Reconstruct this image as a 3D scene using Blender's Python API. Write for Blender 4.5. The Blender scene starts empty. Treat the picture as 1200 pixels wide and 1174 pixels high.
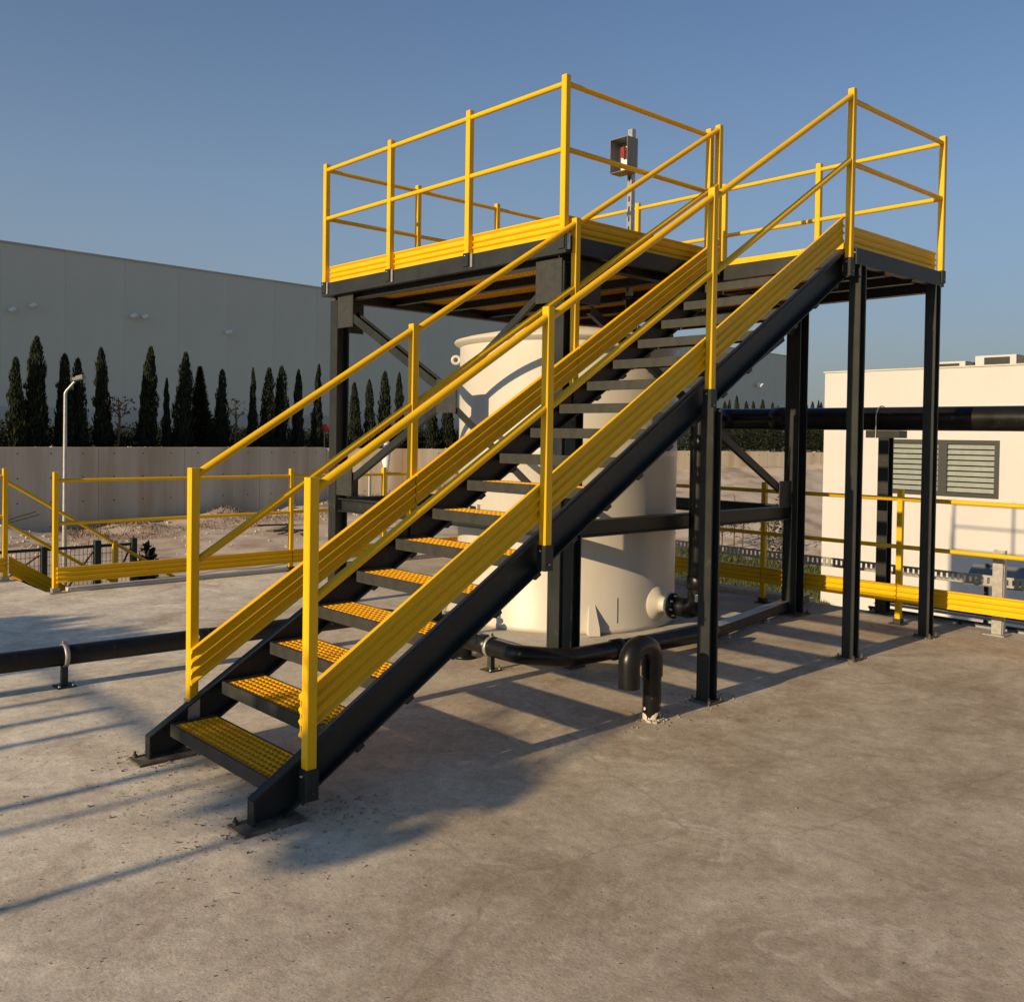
import bpy, bmesh, math, random
from mathutils import Vector, Matrix, noise as mnoise
random.seed(7)
SC = bpy.context.scene
COL = SC.collection
R = math.radians

# ---------------------------------------------------------------- camera
F_PX, CX, CY = 1122.0, 602.7, 531.8          # solved for the 1200 x 1174 photograph
YAW, PITCH, ROLL = 0.829, -0.0193, 0.0147
CAM = Vector((-1.8142, -3.4562, 1.5939))
fw = Vector((math.cos(YAW)*math.cos(PITCH), math.sin(YAW)*math.cos(PITCH), math.sin(PITCH)))
rt = Vector((math.sin(YAW), -math.cos(YAW), 0)); up = rt.cross(fw)
r2 = rt*math.cos(ROLL) + up*math.sin(ROLL); u2 = up*math.cos(ROLL) - rt*math.sin(ROLL)
cam = bpy.data.objects.new('camera', bpy.data.cameras.new('camera')); COL.objects.link(cam)
M = Matrix((r2, u2, -fw)).transposed().to_4x4(); M.translation = CAM
cam.matrix_world = M
cam.data.sensor_fit = 'HORIZONTAL'; cam.data.sensor_width = 36
cam.data.lens = F_PX/1200*36
cam.data.shift_x = (600-CX)/1200; cam.data.shift_y = (CY-587)/1200
cam.data.clip_start = 0.05; cam.data.clip_end = 8000
SC.camera = cam

# ---------------------------------------------------------------- sky, sun, exposure
SUN_TRAVEL = Vector((1, 0.015, -0.327)).normalized()
ELEV = math.asin(-SUN_TRAVEL.z)
world = bpy.data.worlds.new('World'); SC.world = world; world.use_nodes = True
nt = world.node_tree; bg = nt.nodes['Background']
sky = nt.nodes.new('ShaderNodeTexSky'); sky.sky_type = 'NISHITA'; sky.sun_disc = False
sky.sun_elevation = ELEV; sky.sun_rotation = R(270-0.9)
sky.air_density = 1.0; sky.dust_density = 2.0; sky.ozone_density = 1.2
# the same pale haze lies along the whole horizon, thinning upwards
wn, wl = nt.nodes, nt.links
tcw = wn.new('ShaderNodeTexCoord'); sxyz = wn.new('ShaderNodeSeparateXYZ'); wl.new(tcw.outputs['Generated'], sxyz.inputs[0])
mx0 = wn.new('ShaderNodeMath'); mx0.operation = 'MAXIMUM'; mx0.inputs[1].default_value = 0.0; wl.new(sxyz.outputs['Z'], mx0.inputs[0])
mu = wn.new('ShaderNodeMath'); mu.operation = 'MULTIPLY'; mu.inputs[1].default_value = -4.2; wl.new(mx0.outputs[0], mu.inputs[0])
ex = wn.new('ShaderNodeMath'); ex.operation = 'EXPONENT'; wl.new(mu.outputs[0], ex.inputs[0])
hz_ = wn.new('ShaderNodeMath'); hz_.operation = 'MULTIPLY'; hz_.inputs[1].default_value = 0.97; wl.new(ex.outputs[0], hz_.inputs[0])
tint = wn.new('ShaderNodeMix'); tint.data_type = 'RGBA'; tint.blend_type = 'MULTIPLY'; tint.inputs[0].default_value = 1.0
wl.new(sky.outputs[0], tint.inputs[6]); tint.inputs[7].default_value = (0.38, 0.61, 0.88, 1)
hmix = wn.new('ShaderNodeMix'); hmix.data_type = 'RGBA'; wl.new(hz_.outputs[0], hmix.inputs[0]); wl.new(tint.outputs[2], hmix.inputs[6]); 
hcol = wn.new('ShaderNodeValToRGB'); hcol.color_ramp.elements[0].position = 0.0; hcol.color_ramp.elements[1].position = 0.24
hcol.color_ramp.elements[0].color = (0.575, 0.58, 0.555, 1); hcol.color_ramp.elements[1].color = (0.80, 0.925, 1.0, 1)
wl.new(mx0.outputs[0], hcol.inputs[0])
hsc = wn.new('ShaderNodeVectorMath'); hsc.operation = 'SCALE'; hsc.inputs['Scale'].default_value = 4.3; wl.new(hcol.outputs[0], hsc.inputs[0]); wl.new(hsc.outputs[0], hmix.inputs[7])
wl.new(hmix.outputs[2], bg.inputs[0]); bg.inputs[1].default_value = 0.10
sd = bpy.data.lights.new('sun', 'SUN'); sd.energy = 5.0; sd.angle = R(0.5); sd.color = (1, 0.75, 0.45)
sun = bpy.data.objects.new('sun', sd); COL.objects.link(sun)
sun.rotation_euler = SUN_TRAVEL.to_track_quat('-Z', 'Y').to_euler(); sun.location = (-10, 0, 10)
SC.view_settings.view_transform = 'Standard'; SC.view_settings.look = 'None'
SC.view_settings.exposure = 0.24; SC.view_settings.gamma = 1; SC.view_settings.use_curve_mapping = False
SC.render.engine = 'CYCLES'

# ---------------------------------------------------------------- materials
def mat(name, c1, c2=None, scale=4, rough=0.6, bump=0.0, bscale=60, spec=0.4, metal=0.0, detail=6, stretch=None,
        spots=None, spot_scale=30, spot_lo=0.62, spot_hi=0.7, contrast=(0.35, 0.65), rvar=0.0):
    m = bpy.data.materials.new(name); m.use_nodes = True
    t = m.node_tree; b = t.nodes['Principled BSDF']; L = t.links
    b.inputs['Roughness'].default_value = rough; b.inputs['Metallic'].default_value = metal
    b.inputs['Specular IOR Level'].default_value = spec
    tc = t.nodes.new('ShaderNodeTexCoord'); mp = t.nodes.new('ShaderNodeMapping')
    L.new(tc.outputs['Object'], mp.inputs[0])
    if stretch: mp.inputs['Scale'].default_value = stretch
    n = t.nodes.new('ShaderNodeTexNoise'); n.inputs['Scale'].default_value = scale; n.inputs['Detail'].default_value = detail
    n.inputs['Roughness'].default_value = 0.62
    L.new(mp.outputs[0], n.inputs['Vector'])
    cr = t.nodes.new('ShaderNodeValToRGB'); cr.color_ramp.elements[0].position, cr.color_ramp.elements[1].position = contrast
    cr.color_ramp.elements[0].color = (*c1, 1); cr.color_ramp.elements[1].color = (*(c2 or c1), 1)
    L.new(n.outputs['Fac'], cr.inputs[0]); col = cr.outputs[0]
    if spots:
        n2 = t.nodes.new('ShaderNodeTexNoise'); n2.inputs['Scale'].default_value = spot_scale; n2.inputs['Detail'].default_value = 4
        L.new(mp.outputs[0], n2.inputs['Vector'])
        c2_ = t.nodes.new('ShaderNodeValToRGB'); c2_.color_ramp.elements[0].position = spot_lo; c2_.color_ramp.elements[1].position = spot_hi
        L.new(n2.outputs['Fac'], c2_.inputs[0])
        mx = t.nodes.new('ShaderNodeMix'); mx.data_type = 'RGBA'
        L.new(c2_.outputs[0], mx.inputs[0]); L.new(col, mx.inputs[6]); mx.inputs[7].default_value = (*spots, 1)
        col = mx.outputs[2]
    L.new(col, b.inputs['Base Color'])
    if rvar:
        mr = t.nodes.new('ShaderNodeMapRange'); mr.inputs[3].default_value = rough-rvar; mr.inputs[4].default_value = rough+rvar
        L.new(n.outputs['Fac'], mr.inputs[0]); L.new(mr.outputs[0], b.inputs['Roughness'])
    if bump:
        nb = t.nodes.new('ShaderNodeTexNoise'); nb.inputs['Scale'].default_value = bscale; nb.inputs['Detail'].default_value = 5
        L.new(tc.outputs['Object'], nb.inputs['Vector'])
        bp = t.nodes.new('ShaderNodeBump'); bp.inputs['Strength'].default_value = bump; bp.inputs['Distance'].default_value = 0.01
        L.new(nb.outputs['Fac'], bp.inputs['Height']); L.new(bp.outputs[0], b.inputs['Normal'])
    return m

YEL = mat('yellow_profile', (0.67, 0.385, 0.003), (0.73, 0.425, 0.005), 3, 0.42, 0.02, 12, 0.32, spots=(0.50, 0.30, 0.03), spot_scale=6, spot_lo=0.70, spot_hi=0.86, rvar=0.08)
YGR = mat('yellow_grating', (0.68, 0.33, 0.006), (0.74, 0.39, 0.01), 12, 0.65, 0.2, 90, 0.3)
DRK = mat('anthracite_paint', (0.012, 0.015, 0.015), (0.020, 0.023, 0.022), 5, 0.50, 0.04, 40, 0.35, spots=(0.06, 0.055, 0.045), spot_scale=9, spot_lo=0.66, spot_hi=0.85, rvar=0.1)
DRK2 = mat('anthracite_dusty', (0.020, 0.023, 0.022), (0.036, 0.036, 0.032), 14, 0.6, 0.1, 60, 0.4)
GALV = mat('galvanised_steel', (0.30, 0.30, 0.29), (0.42, 0.41, 0.39), 25, 0.45, 0.05, 40, 0.5, 0.6)
STEEL = mat('bolt_steel', (0.5, 0.5, 0.48), None, 5, 0.3, 0, 10, 0.5, 0.9)
PIPE = mat('black_polyethylene', (0.005, 0.005, 0.005), (0.009, 0.009, 0.009), 8, 0.32, 0.03, 20, 0.35, spots=(0.035, 0.032, 0.027), spot_scale=14, spot_lo=0.64, spot_hi=0.8, rvar=0.1)
TANK = mat('cream_grp', (0.485, 0.455, 0.395), (0.52, 0.49, 0.43), 2.2, 0.42, 0.10, 14, 0.45, spots=(0.55, 0.46, 0.34), spot_scale=5, spot_lo=0.66, spot_hi=0.86, stretch=(1, 1, 0.35))
CONC = mat('wall_concrete', (0.44, 0.365, 0.26), (0.60, 0.53, 0.41), 0.9, 0.9, 0.3, 14, 0.2, stretch=(1.6, 1.6, 0.16), spots=(0.33, 0.20, 0.095), spot_scale=0.55, spot_lo=0.52, spot_hi=0.72)
CONC2 = mat('light_concrete', (0.40, 0.37, 0.32), (0.50, 0.47, 0.42), 6, 0.9, 0.3, 40, 0.2)
RENDER = mat('cream_render', (0.50, 0.485, 0.47), (0.525, 0.51, 0.495), 0.8, 0.85, 0.15, 90, 0.2)
GREYP = mat('grey_cladding', (0.56, 0.56, 0.46), (0.60, 0.60, 0.50), 0.15, 0.6, 0, 10, 0.3)
GREYT = mat('grey_cladding_lower', (0.42, 0.42, 0.36), (0.52, 0.51, 0.45), 0.3, 0.7, 0, 10, 0.3)
WHITE = mat('white_plastic', (0.78, 0.78, 0.76), None, 5, 0.4)
BLUE = mat('blue_plastic', (0.03, 0.08, 0.35), None, 5, 0.4)
RED = mat('red_plastic', (0.55, 0.02, 0.02), None, 5, 0.5)
GLASS = mat('dark_glass', (0.02, 0.025, 0.025), None, 5, 0.08, 0, 10, 0.8)
SLATG = mat('frosted_louvre', (0.18, 0.205, 0.18), (0.23, 0.25, 0.22), 8, 0.35, 0, 10, 0.5)
FRAME = mat('grey_window_frame', (0.028, 0.031, 0.028), None, 5, 0.5)
LEAF = mat('cypress_foliage', (0.014, 0.019, 0.010), (0.030, 0.036, 0.018), 1.3, 0.85, 0, 10, 0.15, spots=(0.055, 0.050, 0.022), spot_scale=2.3, spot_lo=0.55, spot_hi=0.75)
LEAF2 = mat('dark_hedge_foliage', (0.010, 0.015, 0.009), (0.026, 0.030, 0.016), 1.1, 0.9, 0, 10, 0.1)
LEAF3 = mat('dry_foliage', (0.08, 0.045, 0.028), (0.12, 0.07, 0.04), 4, 0.9)
GRASS = mat('grass_blades', (0.05, 0.07, 0.02), (0.11, 0.11, 0.04), 0.8, 0.9)
BARK = mat('bark', (0.06, 0.045, 0.03), (0.10, 0.075, 0.05), 8, 0.9, 0.5, 20)
RUST = mat('rusty_steel', (0.12, 0.05, 0.025), (0.20, 0.10, 0.05), 10, 0.8)
WEED = mat('dry_weed', (0.15, 0.095, 0.06), (0.26, 0.18, 0.12), 1.2, 0.95)
DARKRED = mat('dull_red_plastic', (0.22, 0.015, 0.012), None, 5, 0.5)
BOXG = mat('grey_box', (0.16, 0.165, 0.165), (0.20, 0.205, 0.20), 5, 0.5)
PANELB = mat('bluish_panel', (0.24, 0.29, 0.33), (0.30, 0.35, 0.39), 4, 0.4)
DUSTY = mat('dusty_base_plate', (0.05, 0.045, 0.038), (0.17, 0.14, 0.105), 14, 0.85, 0.3, 50, 0.2)
GRITM = mat('brown_grit', (0.16, 0.11, 0.07), (0.36, 0.29, 0.22), 9, 0.95)
STONE = mat('pale_stone', (0.35, 0.30, 0.24), (0.5, 0.45, 0.38), 3, 0.9, 0.3, 20)
GREENS = mat('dark_green_steel', (0.015, 0.028, 0.024), (0.022, 0.035, 0.03), 6, 0.5)

def slab_mat():
    m = bpy.data.materials.new('screed_concrete'); m.use_nodes = True
    t = m.node_tree; b = t.nodes['Principled BSDF']; L = t.links
    b.inputs['Roughness'].default_value = 0.88; b.inputs['Specular IOR Level'].default_value = 0.25
    tc = t.nodes.new('ShaderNodeTexCoord')
    def nz(s, d=6, r=0.6, dist=0.0, vec=None):
        n = t.nodes.new('ShaderNodeTexNoise'); n.inputs['Scale'].default_value = s; n.inputs['Detail'].default_value = d
        n.inputs['Roughness'].default_value = r; n.inputs['Distortion'].default_value = dist
        L.new(vec or tc.outputs['Object'], n.inputs['Vector']); return n.outputs['Fac']
    def ramp(f, a, b_, ca, cb):
        r = t.nodes.new('ShaderNodeValToRGB'); e = r.color_ramp.elements
        e[0].position, e[1].position = a, b_; e[0].color = (*ca, 1); e[1].color = (*cb, 1); L.new(f, r.inputs[0]); return r.outputs[0]
    def mix(f, a, b_, kind='MIX'):
        x = t.nodes.new('ShaderNodeMix'); x.data_type = 'RGBA'; x.blend_type = kind
        if isinstance(f, float): x.inputs[0].default_value = f
        else: L.new(f, x.inputs[0])
        for i, v in ((6, a), (7, b_)):
            if isinstance(v, tuple): x.inputs[i].default_value = (*v, 1)
            else: L.new(v, x.inputs[i])
        return x.outputs[2]
    brown = ramp(nz(1.6, 9, 0.68, 0.8), 0.32, 0.66, (0.28, 0.225, 0.16), (0.48, 0.42, 0.335))
    grey = ramp(nz(2.2, 9, 0.68, 0.9), 0.30, 0.66, (0.42, 0.375, 0.31), (0.76, 0.70, 0.585))
    sx = t.nodes.new('ShaderNodeSeparateXYZ'); L.new(tc.outputs['Object'], sx.inputs[0])
    # the old grey screed lies on the left, the younger brown one on the right of a wavy joint
    ad = t.nodes.new('ShaderNodeMath'); ad.operation = 'MULTIPLY_ADD'; ad.inputs[1].default_value = -0.75; L.new(sx.outputs['Y'], ad.inputs[0]); L.new(sx.outputs['X'], ad.inputs[2])
    wv = t.nodes.new('ShaderNodeMath'); wv.operation = 'MULTIPLY_ADD'; wv.inputs[1].default_value = 2.2; L.new(nz(0.7, 5), wv.inputs[0]); L.new(ad.outputs[0], wv.inputs[2])
    side = ramp(wv.outputs[0], 0.0, 1.0, (0, 0, 0), (1, 1, 1))
    mr = t.nodes.new('ShaderNodeMapRange'); mr.inputs[1].default_value = -0.6; mr.inputs[2].default_value = 2.6; L.new(wv.outputs[0], mr.inputs[0])
    base = mix(mr.outputs[0], grey, brown)
    light = ramp(nz(3.1, 8, 0.75, 1.4), 0.56, 0.72, (0, 0, 0), (0.75, 0.75, 0.75))
    base = mix(light, base, (0.60, 0.54, 0.45))
    stain = ramp(nz(0.75, 9, 0.75, 1.2), 0.52, 0.70, (0, 0, 0), (0.70, 0.70, 0.70))
    base = mix(stain, base, (0.24, 0.175, 0.115))
    speck = ramp(nz(38, 3, 0.6), 0.66, 0.72, (0, 0, 0), (0.8, 0.8, 0.8))
    base = mix(speck, base, (0.11, 0.085, 0.06))
    grain = ramp(nz(17, 6, 0.75, 0.5), 0.30, 0.62, (0.84, 0.83, 0.81), (1.18, 1.18, 1.18))
    base = mix(1.0, base, grain, 'MULTIPLY')
    pit = ramp(nz(48, 4, 0.7), 0.60, 0.68, (0, 0, 0), (0.6, 0.6, 0.6))
    base = mix(pit, base, (0.20, 0.165, 0.125))
    fine = ramp(nz(120, 3, 0.7), 0.3, 0.7, (0.80, 0.80, 0.80), (1.14, 1.14, 1.14))
    base = mix(1.0, base, fine, 'MULTIPLY')
    # hairline cracks
    v = t.nodes.new('ShaderNodeTexVoronoi'); v.feature = 'DISTANCE_TO_EDGE'; v.inputs['Scale'].default_value = 0.42
    ds = t.nodes.new('ShaderNodeMixRGB'); ds.inputs[0].default_value = 0.12
    nn = t.nodes.new('ShaderNodeTexNoise'); nn.inputs['Scale'].default_value = 3; L.new(tc.outputs['Object'], nn.inputs['Vector'])
    L.new(tc.outputs['Object'], ds.inputs[1]); L.new(nn.outputs['Color'], ds.inputs[2]); L.new(ds.outputs[0], v.inputs['Vector'])
    crk = ramp(v.outputs['Distance'], 0.0, 0.003, (0.22, 0.22, 0.22), (0, 0, 0))
    base = mix(crk, base, (0.10, 0.08, 0.06))
    L.new(base, b.inputs['Base Color'])
    h = t.nodes.new('ShaderNodeMath'); h.operation = 'MULTIPLY_ADD'; h.inputs[1].default_value = 0.35; L.new(nz(70, 5), h.inputs[0]); L.new(nz(5, 4), h.inputs[2])
    bp = t.nodes.new('ShaderNodeBump'); bp.inputs['Strength'].default_value = 0.45; bp.inputs['Distance'].default_value = 0.012
    L.new(h.outputs[0], bp.inputs['Height']); L.new(bp.outputs[0], b.inputs['Normal'])
    return m
SLAB = slab_mat()
DIRT = mat('sandy_ground', (0.40, 0.32, 0.25), (0.58, 0.50, 0.41), 0.55, 0.95, 0.6, 6, 0.1, spots=(0.27, 0.19, 0.14), spot_scale=1.2, spot_lo=0.50, spot_hi=0.74)
TURF = mat('turf', (0.035, 0.05, 0.015), (0.09, 0.095, 0.035), 1.5, 0.95, 0.6, 30, 0.1)
FAR = mat('far_ground', (0.16, 0.13, 0.09), (0.24, 0.20, 0.15), 0.05, 0.95)

def vent_mat():
    m = mat('black_pipe_with_splashed_mortar', (0.005, 0.005, 0.005), (0.009, 0.009, 0.008), 6, 0.26, 0.03, 20, 0.4)
    t = m.node_tree; L = t.links; b = t.nodes['Principled BSDF']
    tc = t.nodes.new('ShaderNodeTexCoord'); s = t.nodes.new('ShaderNodeSeparateXYZ'); L.new(tc.outputs['Object'], s.inputs[0])
    n = t.nodes.new('ShaderNodeTexNoise'); n.inputs['Scale'].default_value = 26; n.inputs['Detail'].default_value = 4; L.new(tc.outputs['Object'], n.inputs['Vector'])
    a = t.nodes.new('ShaderNodeMath'); a.operation = 'MULTIPLY_ADD'; a.inputs[1].default_value = -2.6; L.new(s.outputs['Z'], a.inputs[0]); L.new(n.outputs['Fac'], a.inputs[2])
    r = t.nodes.new('ShaderNodeValToRGB'); r.color_ramp.elements[0].position = 0.36; r.color_ramp.elements[1].position = 0.40; L.new(a.outputs[0], r.inputs[0])
    x = t.nodes.new('ShaderNodeMix'); x.data_type = 'RGBA'; L.new(r.outputs[0], x.inputs[0])
    old = b.inputs['Base Color'].links[0].from_socket; L.new(old, x.inputs[6]); x.inputs[7].default_value = (0.55, 0.50, 0.42, 1)
    L.new(x.outputs[2], b.inputs['Base Color']); return m
VENT = vent_mat()

# ---------------------------------------------------------------- mesh helpers
class MB:
    def __init__(s): s.v = []; s.f = []; s.sm = []; s.mi = []; s.cur = 0
    def add(s, vs, fs, smooth=False):
        o = len(s.v); s.v += [tuple(v) for v in vs]
        for f in fs: s.f.append([o+i for i in f]); s.sm.append(smooth); s.mi.append(s.cur)
        return s
    def box(s, c, d, rot=None):
        x, y, z = d[0]/2, d[1]/2, d[2]/2
        vs = [Vector((a*x, b*y, e*z)) for e in (-1, 1) for b in (-1, 1) for a in (-1, 1)]
        if rot is not None: vs = [rot @ v for v in vs]
        c = Vector(c)
        return s.add([v+c for v in vs], [(0, 2, 3, 1), (4, 5, 7, 6), (0, 1, 5, 4), (2, 6, 7, 3), (0, 4, 6, 2), (1, 3, 7, 5)])
    def bb(s, x0, x1, y0, y1, z0, z1): return s.box(((x0+x1)/2, (y0+y1)/2, (z0+z1)/2), (x1-x0, y1-y0, z1-z0))
    def prism(s, prof, p, q, side, cap=True, smooth=False, upv=None):
        """closed 2-D profile [(a, b)] swept from p to q; a runs along side, b along the third axis"""
        p, q = Vector(p), Vector(q); ax = (q-p).normalized()
        if upv is not None: A = Vector(side).normalized(); B = Vector(upv)
        else:
            A = Vector(side); A = (A - ax*A.dot(ax)).normalized(); B = ax.cross(A)
            if B.z < -1e-6: B = -B
        n = len(prof); vs = [p+A*a+B*b for a, b in prof] + [q+A*a+B*b for a, b in prof]
        fs = [(i, (i+1) % n, n+(i+1) % n, n+i) for i in range(n)]
        s.add(vs, fs, smooth)
        if cap: s.add(vs, [tuple(range(n-1, -1, -1)), tuple(range(n, 2*n))])
        return s
    def tube(s, pts, r, seg=12, cap=True):
        pts = [Vector(p) for p in pts]; n = len(pts)
        rr = r if isinstance(r, (list, tuple)) else [r]*n
        t0 = (pts[1]-pts[0]).normalized(); A = t0.orthogonal().normalized(); vs = []
        for i, p in enumerate(pts):
            t = ((pts[min(i+1, n-1)]-p).normalized() + (p-pts[max(i-1, 0)]).normalized()).normalized()
            A = (A - t*A.dot(t)).normalized(); B = t.cross(A)
            for k in range(seg):
                a = 2*math.pi*k/seg; vs.append(p + (A*math.cos(a)+B*math.sin(a))*rr[i])
        fs = [(i*seg+k, i*seg+(k+1) % seg, (i+1)*seg+(k+1) % seg, (i+1)*seg+k) for i in range(n-1) for k in range(seg)]
        s.add(vs, fs, True)
        if cap: s.add(vs, [tuple(range(seg-1, -1, -1)), tuple((n-1)*seg+k for k in range(seg))])
        return s
    def lathe(s, prof, c, axis=(0, 0, 1), seg=32, smooth=True):
        """prof = [(radius, height)] turned round an axis through c"""
        ax = Vector(axis).normalized(); A = ax.orthogonal().normalized(); B = ax.cross(A); c = Vector(c); n = len(prof)
        vs = [c+ax*h+(A*math.cos(2*math.pi*k/seg)+B*math.sin(2*math.pi*k/seg))*r for r, h in prof for k in range(seg)]
        return s.add(vs, [(i*seg+k, i*seg+(k+1) % seg, (i+1)*seg+(k+1) % seg, (i+1)*seg+k) for i in range(n-1) for k in range(seg)], smooth)
    def mesh(s, name, mats):
        me = bpy.data.meshes.new(name); me.from_pydata(s.v, [], s.f); me.update()
        for m in (mats if isinstance(mats, (list, tuple)) else [mats]): me.materials.append(m)
        me.polygons.foreach_set('use_smooth', s.sm); me.polygons.foreach_set('material_index', s.mi)
        bm = bmesh.new(); bm.from_mesh(me); bmesh.ops.recalc_face_normals(bm, faces=bm.faces) if len(s.f) < 60000 else None; bm.to_mesh(me); bm.free()
        return me
    def build(s, name, mats, parent=None):
        o = bpy.data.objects.new(name, s.mesh(name, mats)); COL.objects.link(o)
        if parent: put(o, parent)
        return o
def put(o, parent):
    o.parent = parent
    o.matrix_parent_inverse = Matrix.Translation(parent_world(parent)).inverted() if not parent.rotation_euler.z else parent_matrix(parent).inverted()
def parent_matrix(p):
    m = Matrix.Translation(p.location) @ Matrix.Rotation(p.rotation_euler.z, 4, 'Z')
    return m
def parent_world(p):
    l = p.location.copy(); q = p.parent
    while q: q = None
    return l
def tag(o, label=None, cat=None, group=None, kind=None):
    if label: o['label'] = label
    if cat: o['category'] = cat
    if group: o['group'] = group
    if kind: o['kind'] = kind
    return o
def thing(name, loc, label, cat, group=None):
    o = bpy.data.objects.new(name, None); COL.objects.link(o); o.location = loc; o.empty_display_size = 0.2
    return tag(o, label, cat, group)
def copy_thing(root, loc, label=None, rz=None, scale=None):
    c = root.copy(); COL.objects.link(c); c.location = loc
    if rz is not None: c.rotation_euler.z = rz
    if scale: c.scale = scale
    if label: c['label'] = label
    for ch in [o for o in root.children]:
        d = ch.copy(); COL.objects.link(d); d.parent = c
        for g in ch.children: e = g.copy(); COL.objects.link(e); e.parent = d
    return c
def sqprof(a, ch=0.004):
    h = a/2; return [(-h+ch, -h), (h-ch, -h), (h, -h+ch), (h, h-ch), (h-ch, h), (-h+ch, h), (-h, h-ch), (-h, -h+ch)]
def hprof(h, b, tf, tw):   # a: across the flanges' width b, second: depth h
    y = h/2; x = b/2; w = tw/2
    return [(-x, -y), (x, -y), (x, -y+tf), (w, -y+tf), (w, y-tf), (x, y-tf), (x, y), (-x, y), (-x, y-tf), (-w, y-tf), (-w, -y+tf), (-x, -y+tf)]
def cprof(h, b, t, sgn=1):  # channel, web at a = 0, flanges towards +a
    y = h/2
    pts = [(0, -y), (b, -y), (b, -y+t), (t, -y+t), (t, y-t), (b, y-t), (b, y), (0, y)]
    return [(sgn*a, c) for a, c in pts]
def toeprof(H):
    k = [0, .05, .14, .27, .345, .375, .45, .55, .625, .655, .73, .86, .95, 1]
    w = [.017, .017, .004, .004, .018, .018, .004, .004, .018, .018, .004, .004, .017, .017]
    return [(-a, (t-.5)*H) for a, t in zip(w, k)][::-1] + [(a, (t-.5)*H) for a, t in zip(w, k)]
X = Vector((1, 0, 0)); Y = Vector((0, 1, 0)); Z = Vector((0, 0, 1))

# ---------------------------------------------------------------- ground
def lerp(a, b, t): return a+(b-a)*t
def smooth(t): t = max(0, min(1, t)); return t*t*(3-2*t)
Fh = Vector((fw.x, fw.y, 0)).normalized(); Rh = Vector((Fh.y, -Fh.x, 0))
WALLPTS = [(-60.0, 17.1), (4.72, 22.29), (14.38, 23.07), (31.27, 17.77), (80.0, 2.5)]
def wall_y(x):
    for (x0, y0), (x1, y1) in zip(WALLPTS, WALLPTS[1:]):
        if x <= x1: return lerp(y0, y1, (x-x0)/(x1-x0))
    return WALLPTS[-1][1]
def ground_z(x, y):
    u = (x-CAM.x)*Rh.x+(y-CAM.y)*Rh.y
    zw = lerp(-1.3, 0.25, smooth((u+14)/24)); zw = lerp(zw, 0.25, 0)
    d = wall_y(max(-60, min(80, x)))-y
    t = smooth(1-(d-0.2)/13.0) if d > 0.2 else 1
    z = lerp(-1.25, zw, t)
    z -= .75*smooth((x-9)/6)*smooth((17-y)/9)
    near = math.hypot(x-10, y-10)
    if near < 45:
        z += (0.10 if x < 8 else 0.04)*mnoise.noise(Vector((x*0.35, y*0.35, 3))) + 0.05*mnoise.noise(Vector((x*1.3, y*1.3, 7)))
        if 0 < d < 3.2 and y > 12: z += (0.30+0.35*mnoise.noise(Vector((x*0.8, y*0.8, 1))))*smooth(1-d/3.2)
    return z
def axis_vals(lo, hi, step, far):
    v = [lo+i*step for i in range(int((hi-lo)/step)+1)]
    return [-far, -far/4, -far/14, lo-12] + v + [hi+12, far/14, far/4, far] if far else v
def build_ground():
    xs = axis_vals(-12, 60, 0.45, 3000); ys = axis_vals(-14, 24, 0.4, 0)
    ys = [-3000, -700, -150, -40] + ys + [40]
    m = MB(); vs = []
    for y in ys:
        for x in xs: vs.append((x, y, ground_z(x, y) if abs(x) < 100 and abs(y) < 100 else -1.25))
    n = len(xs); m.add(vs, [(j*n+i, j*n+i+1, (j+1)*n+i+1, (j+1)*n+i) for j in range(len(ys)-1) for i in range(n-1)], True)
    return m
g = build_ground().build('ground', DIRT); tag(g, 'sandy lower ground around the concrete deck', kind='structure')
m = MB()
ptsW = [(-3000, 17.2)] + [(x, y+0.12) for x, y in WALLPTS] + [(3000, -800)]
top = [(-3000, 3500), (3000, 3500)]
vs = [(x, y, 1.02) for x, y in ptsW] + [(3000, 3500, 1.02), (-3000, 3500, 1.02)]
m.add(vs, [tuple(range(len(vs)))])
tag(m.build('upper_terrace', FAR), 'upper ground behind the retaining wall', kind='structure')

# the raised concrete deck everything stands on
def slab():
    m = MB()
    poly = [(-30, -30), (6.7, -30), (6.7, 6.45), (1.12, 6.45), (1.12, 7.62), (-30, 7.62)]
    # fine top surface near the camera: tiny undulation
    vs = [(x, y, 0.0) for x, y in poly] + [(x, y, -1.6) for x, y in poly]
    n = len(poly)
    m.add(vs, [tuple(range(n))] + [(i, (i+1) % n, n+(i+1) % n, n+i) for i in range(n)])
    return m
tag(slab().build('concrete_deck', SLAB), 'wide stained concrete deck under the stair and tank', kind='structure')
m = MB(); m.bb(6.56, 6.72, 1.45, 6.47, 0.002, 0.045); m.bb(1.3, 6.54, 6.33, 6.47, 0.002, 0.035)
tag(m.build('edge_kerb', CONC2), 'low pale kerb along the edge of the deck', kind='structure')

# ---------------------------------------------------------------- the access platform
MS, Z0 = 0.6187, 0.0683          # line of the post feet on the stair
def zl(s): return Z0+MS*s
SX = [0.228, 1.574, 2.940, 4.566]
TH = 1.2; PW = 0.048
XA, XE, YB, YA = 2.89, 6.013, 1.204, 4.294
ZD = 2.945; ZP = 2.98; ZT = 4.066

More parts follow.
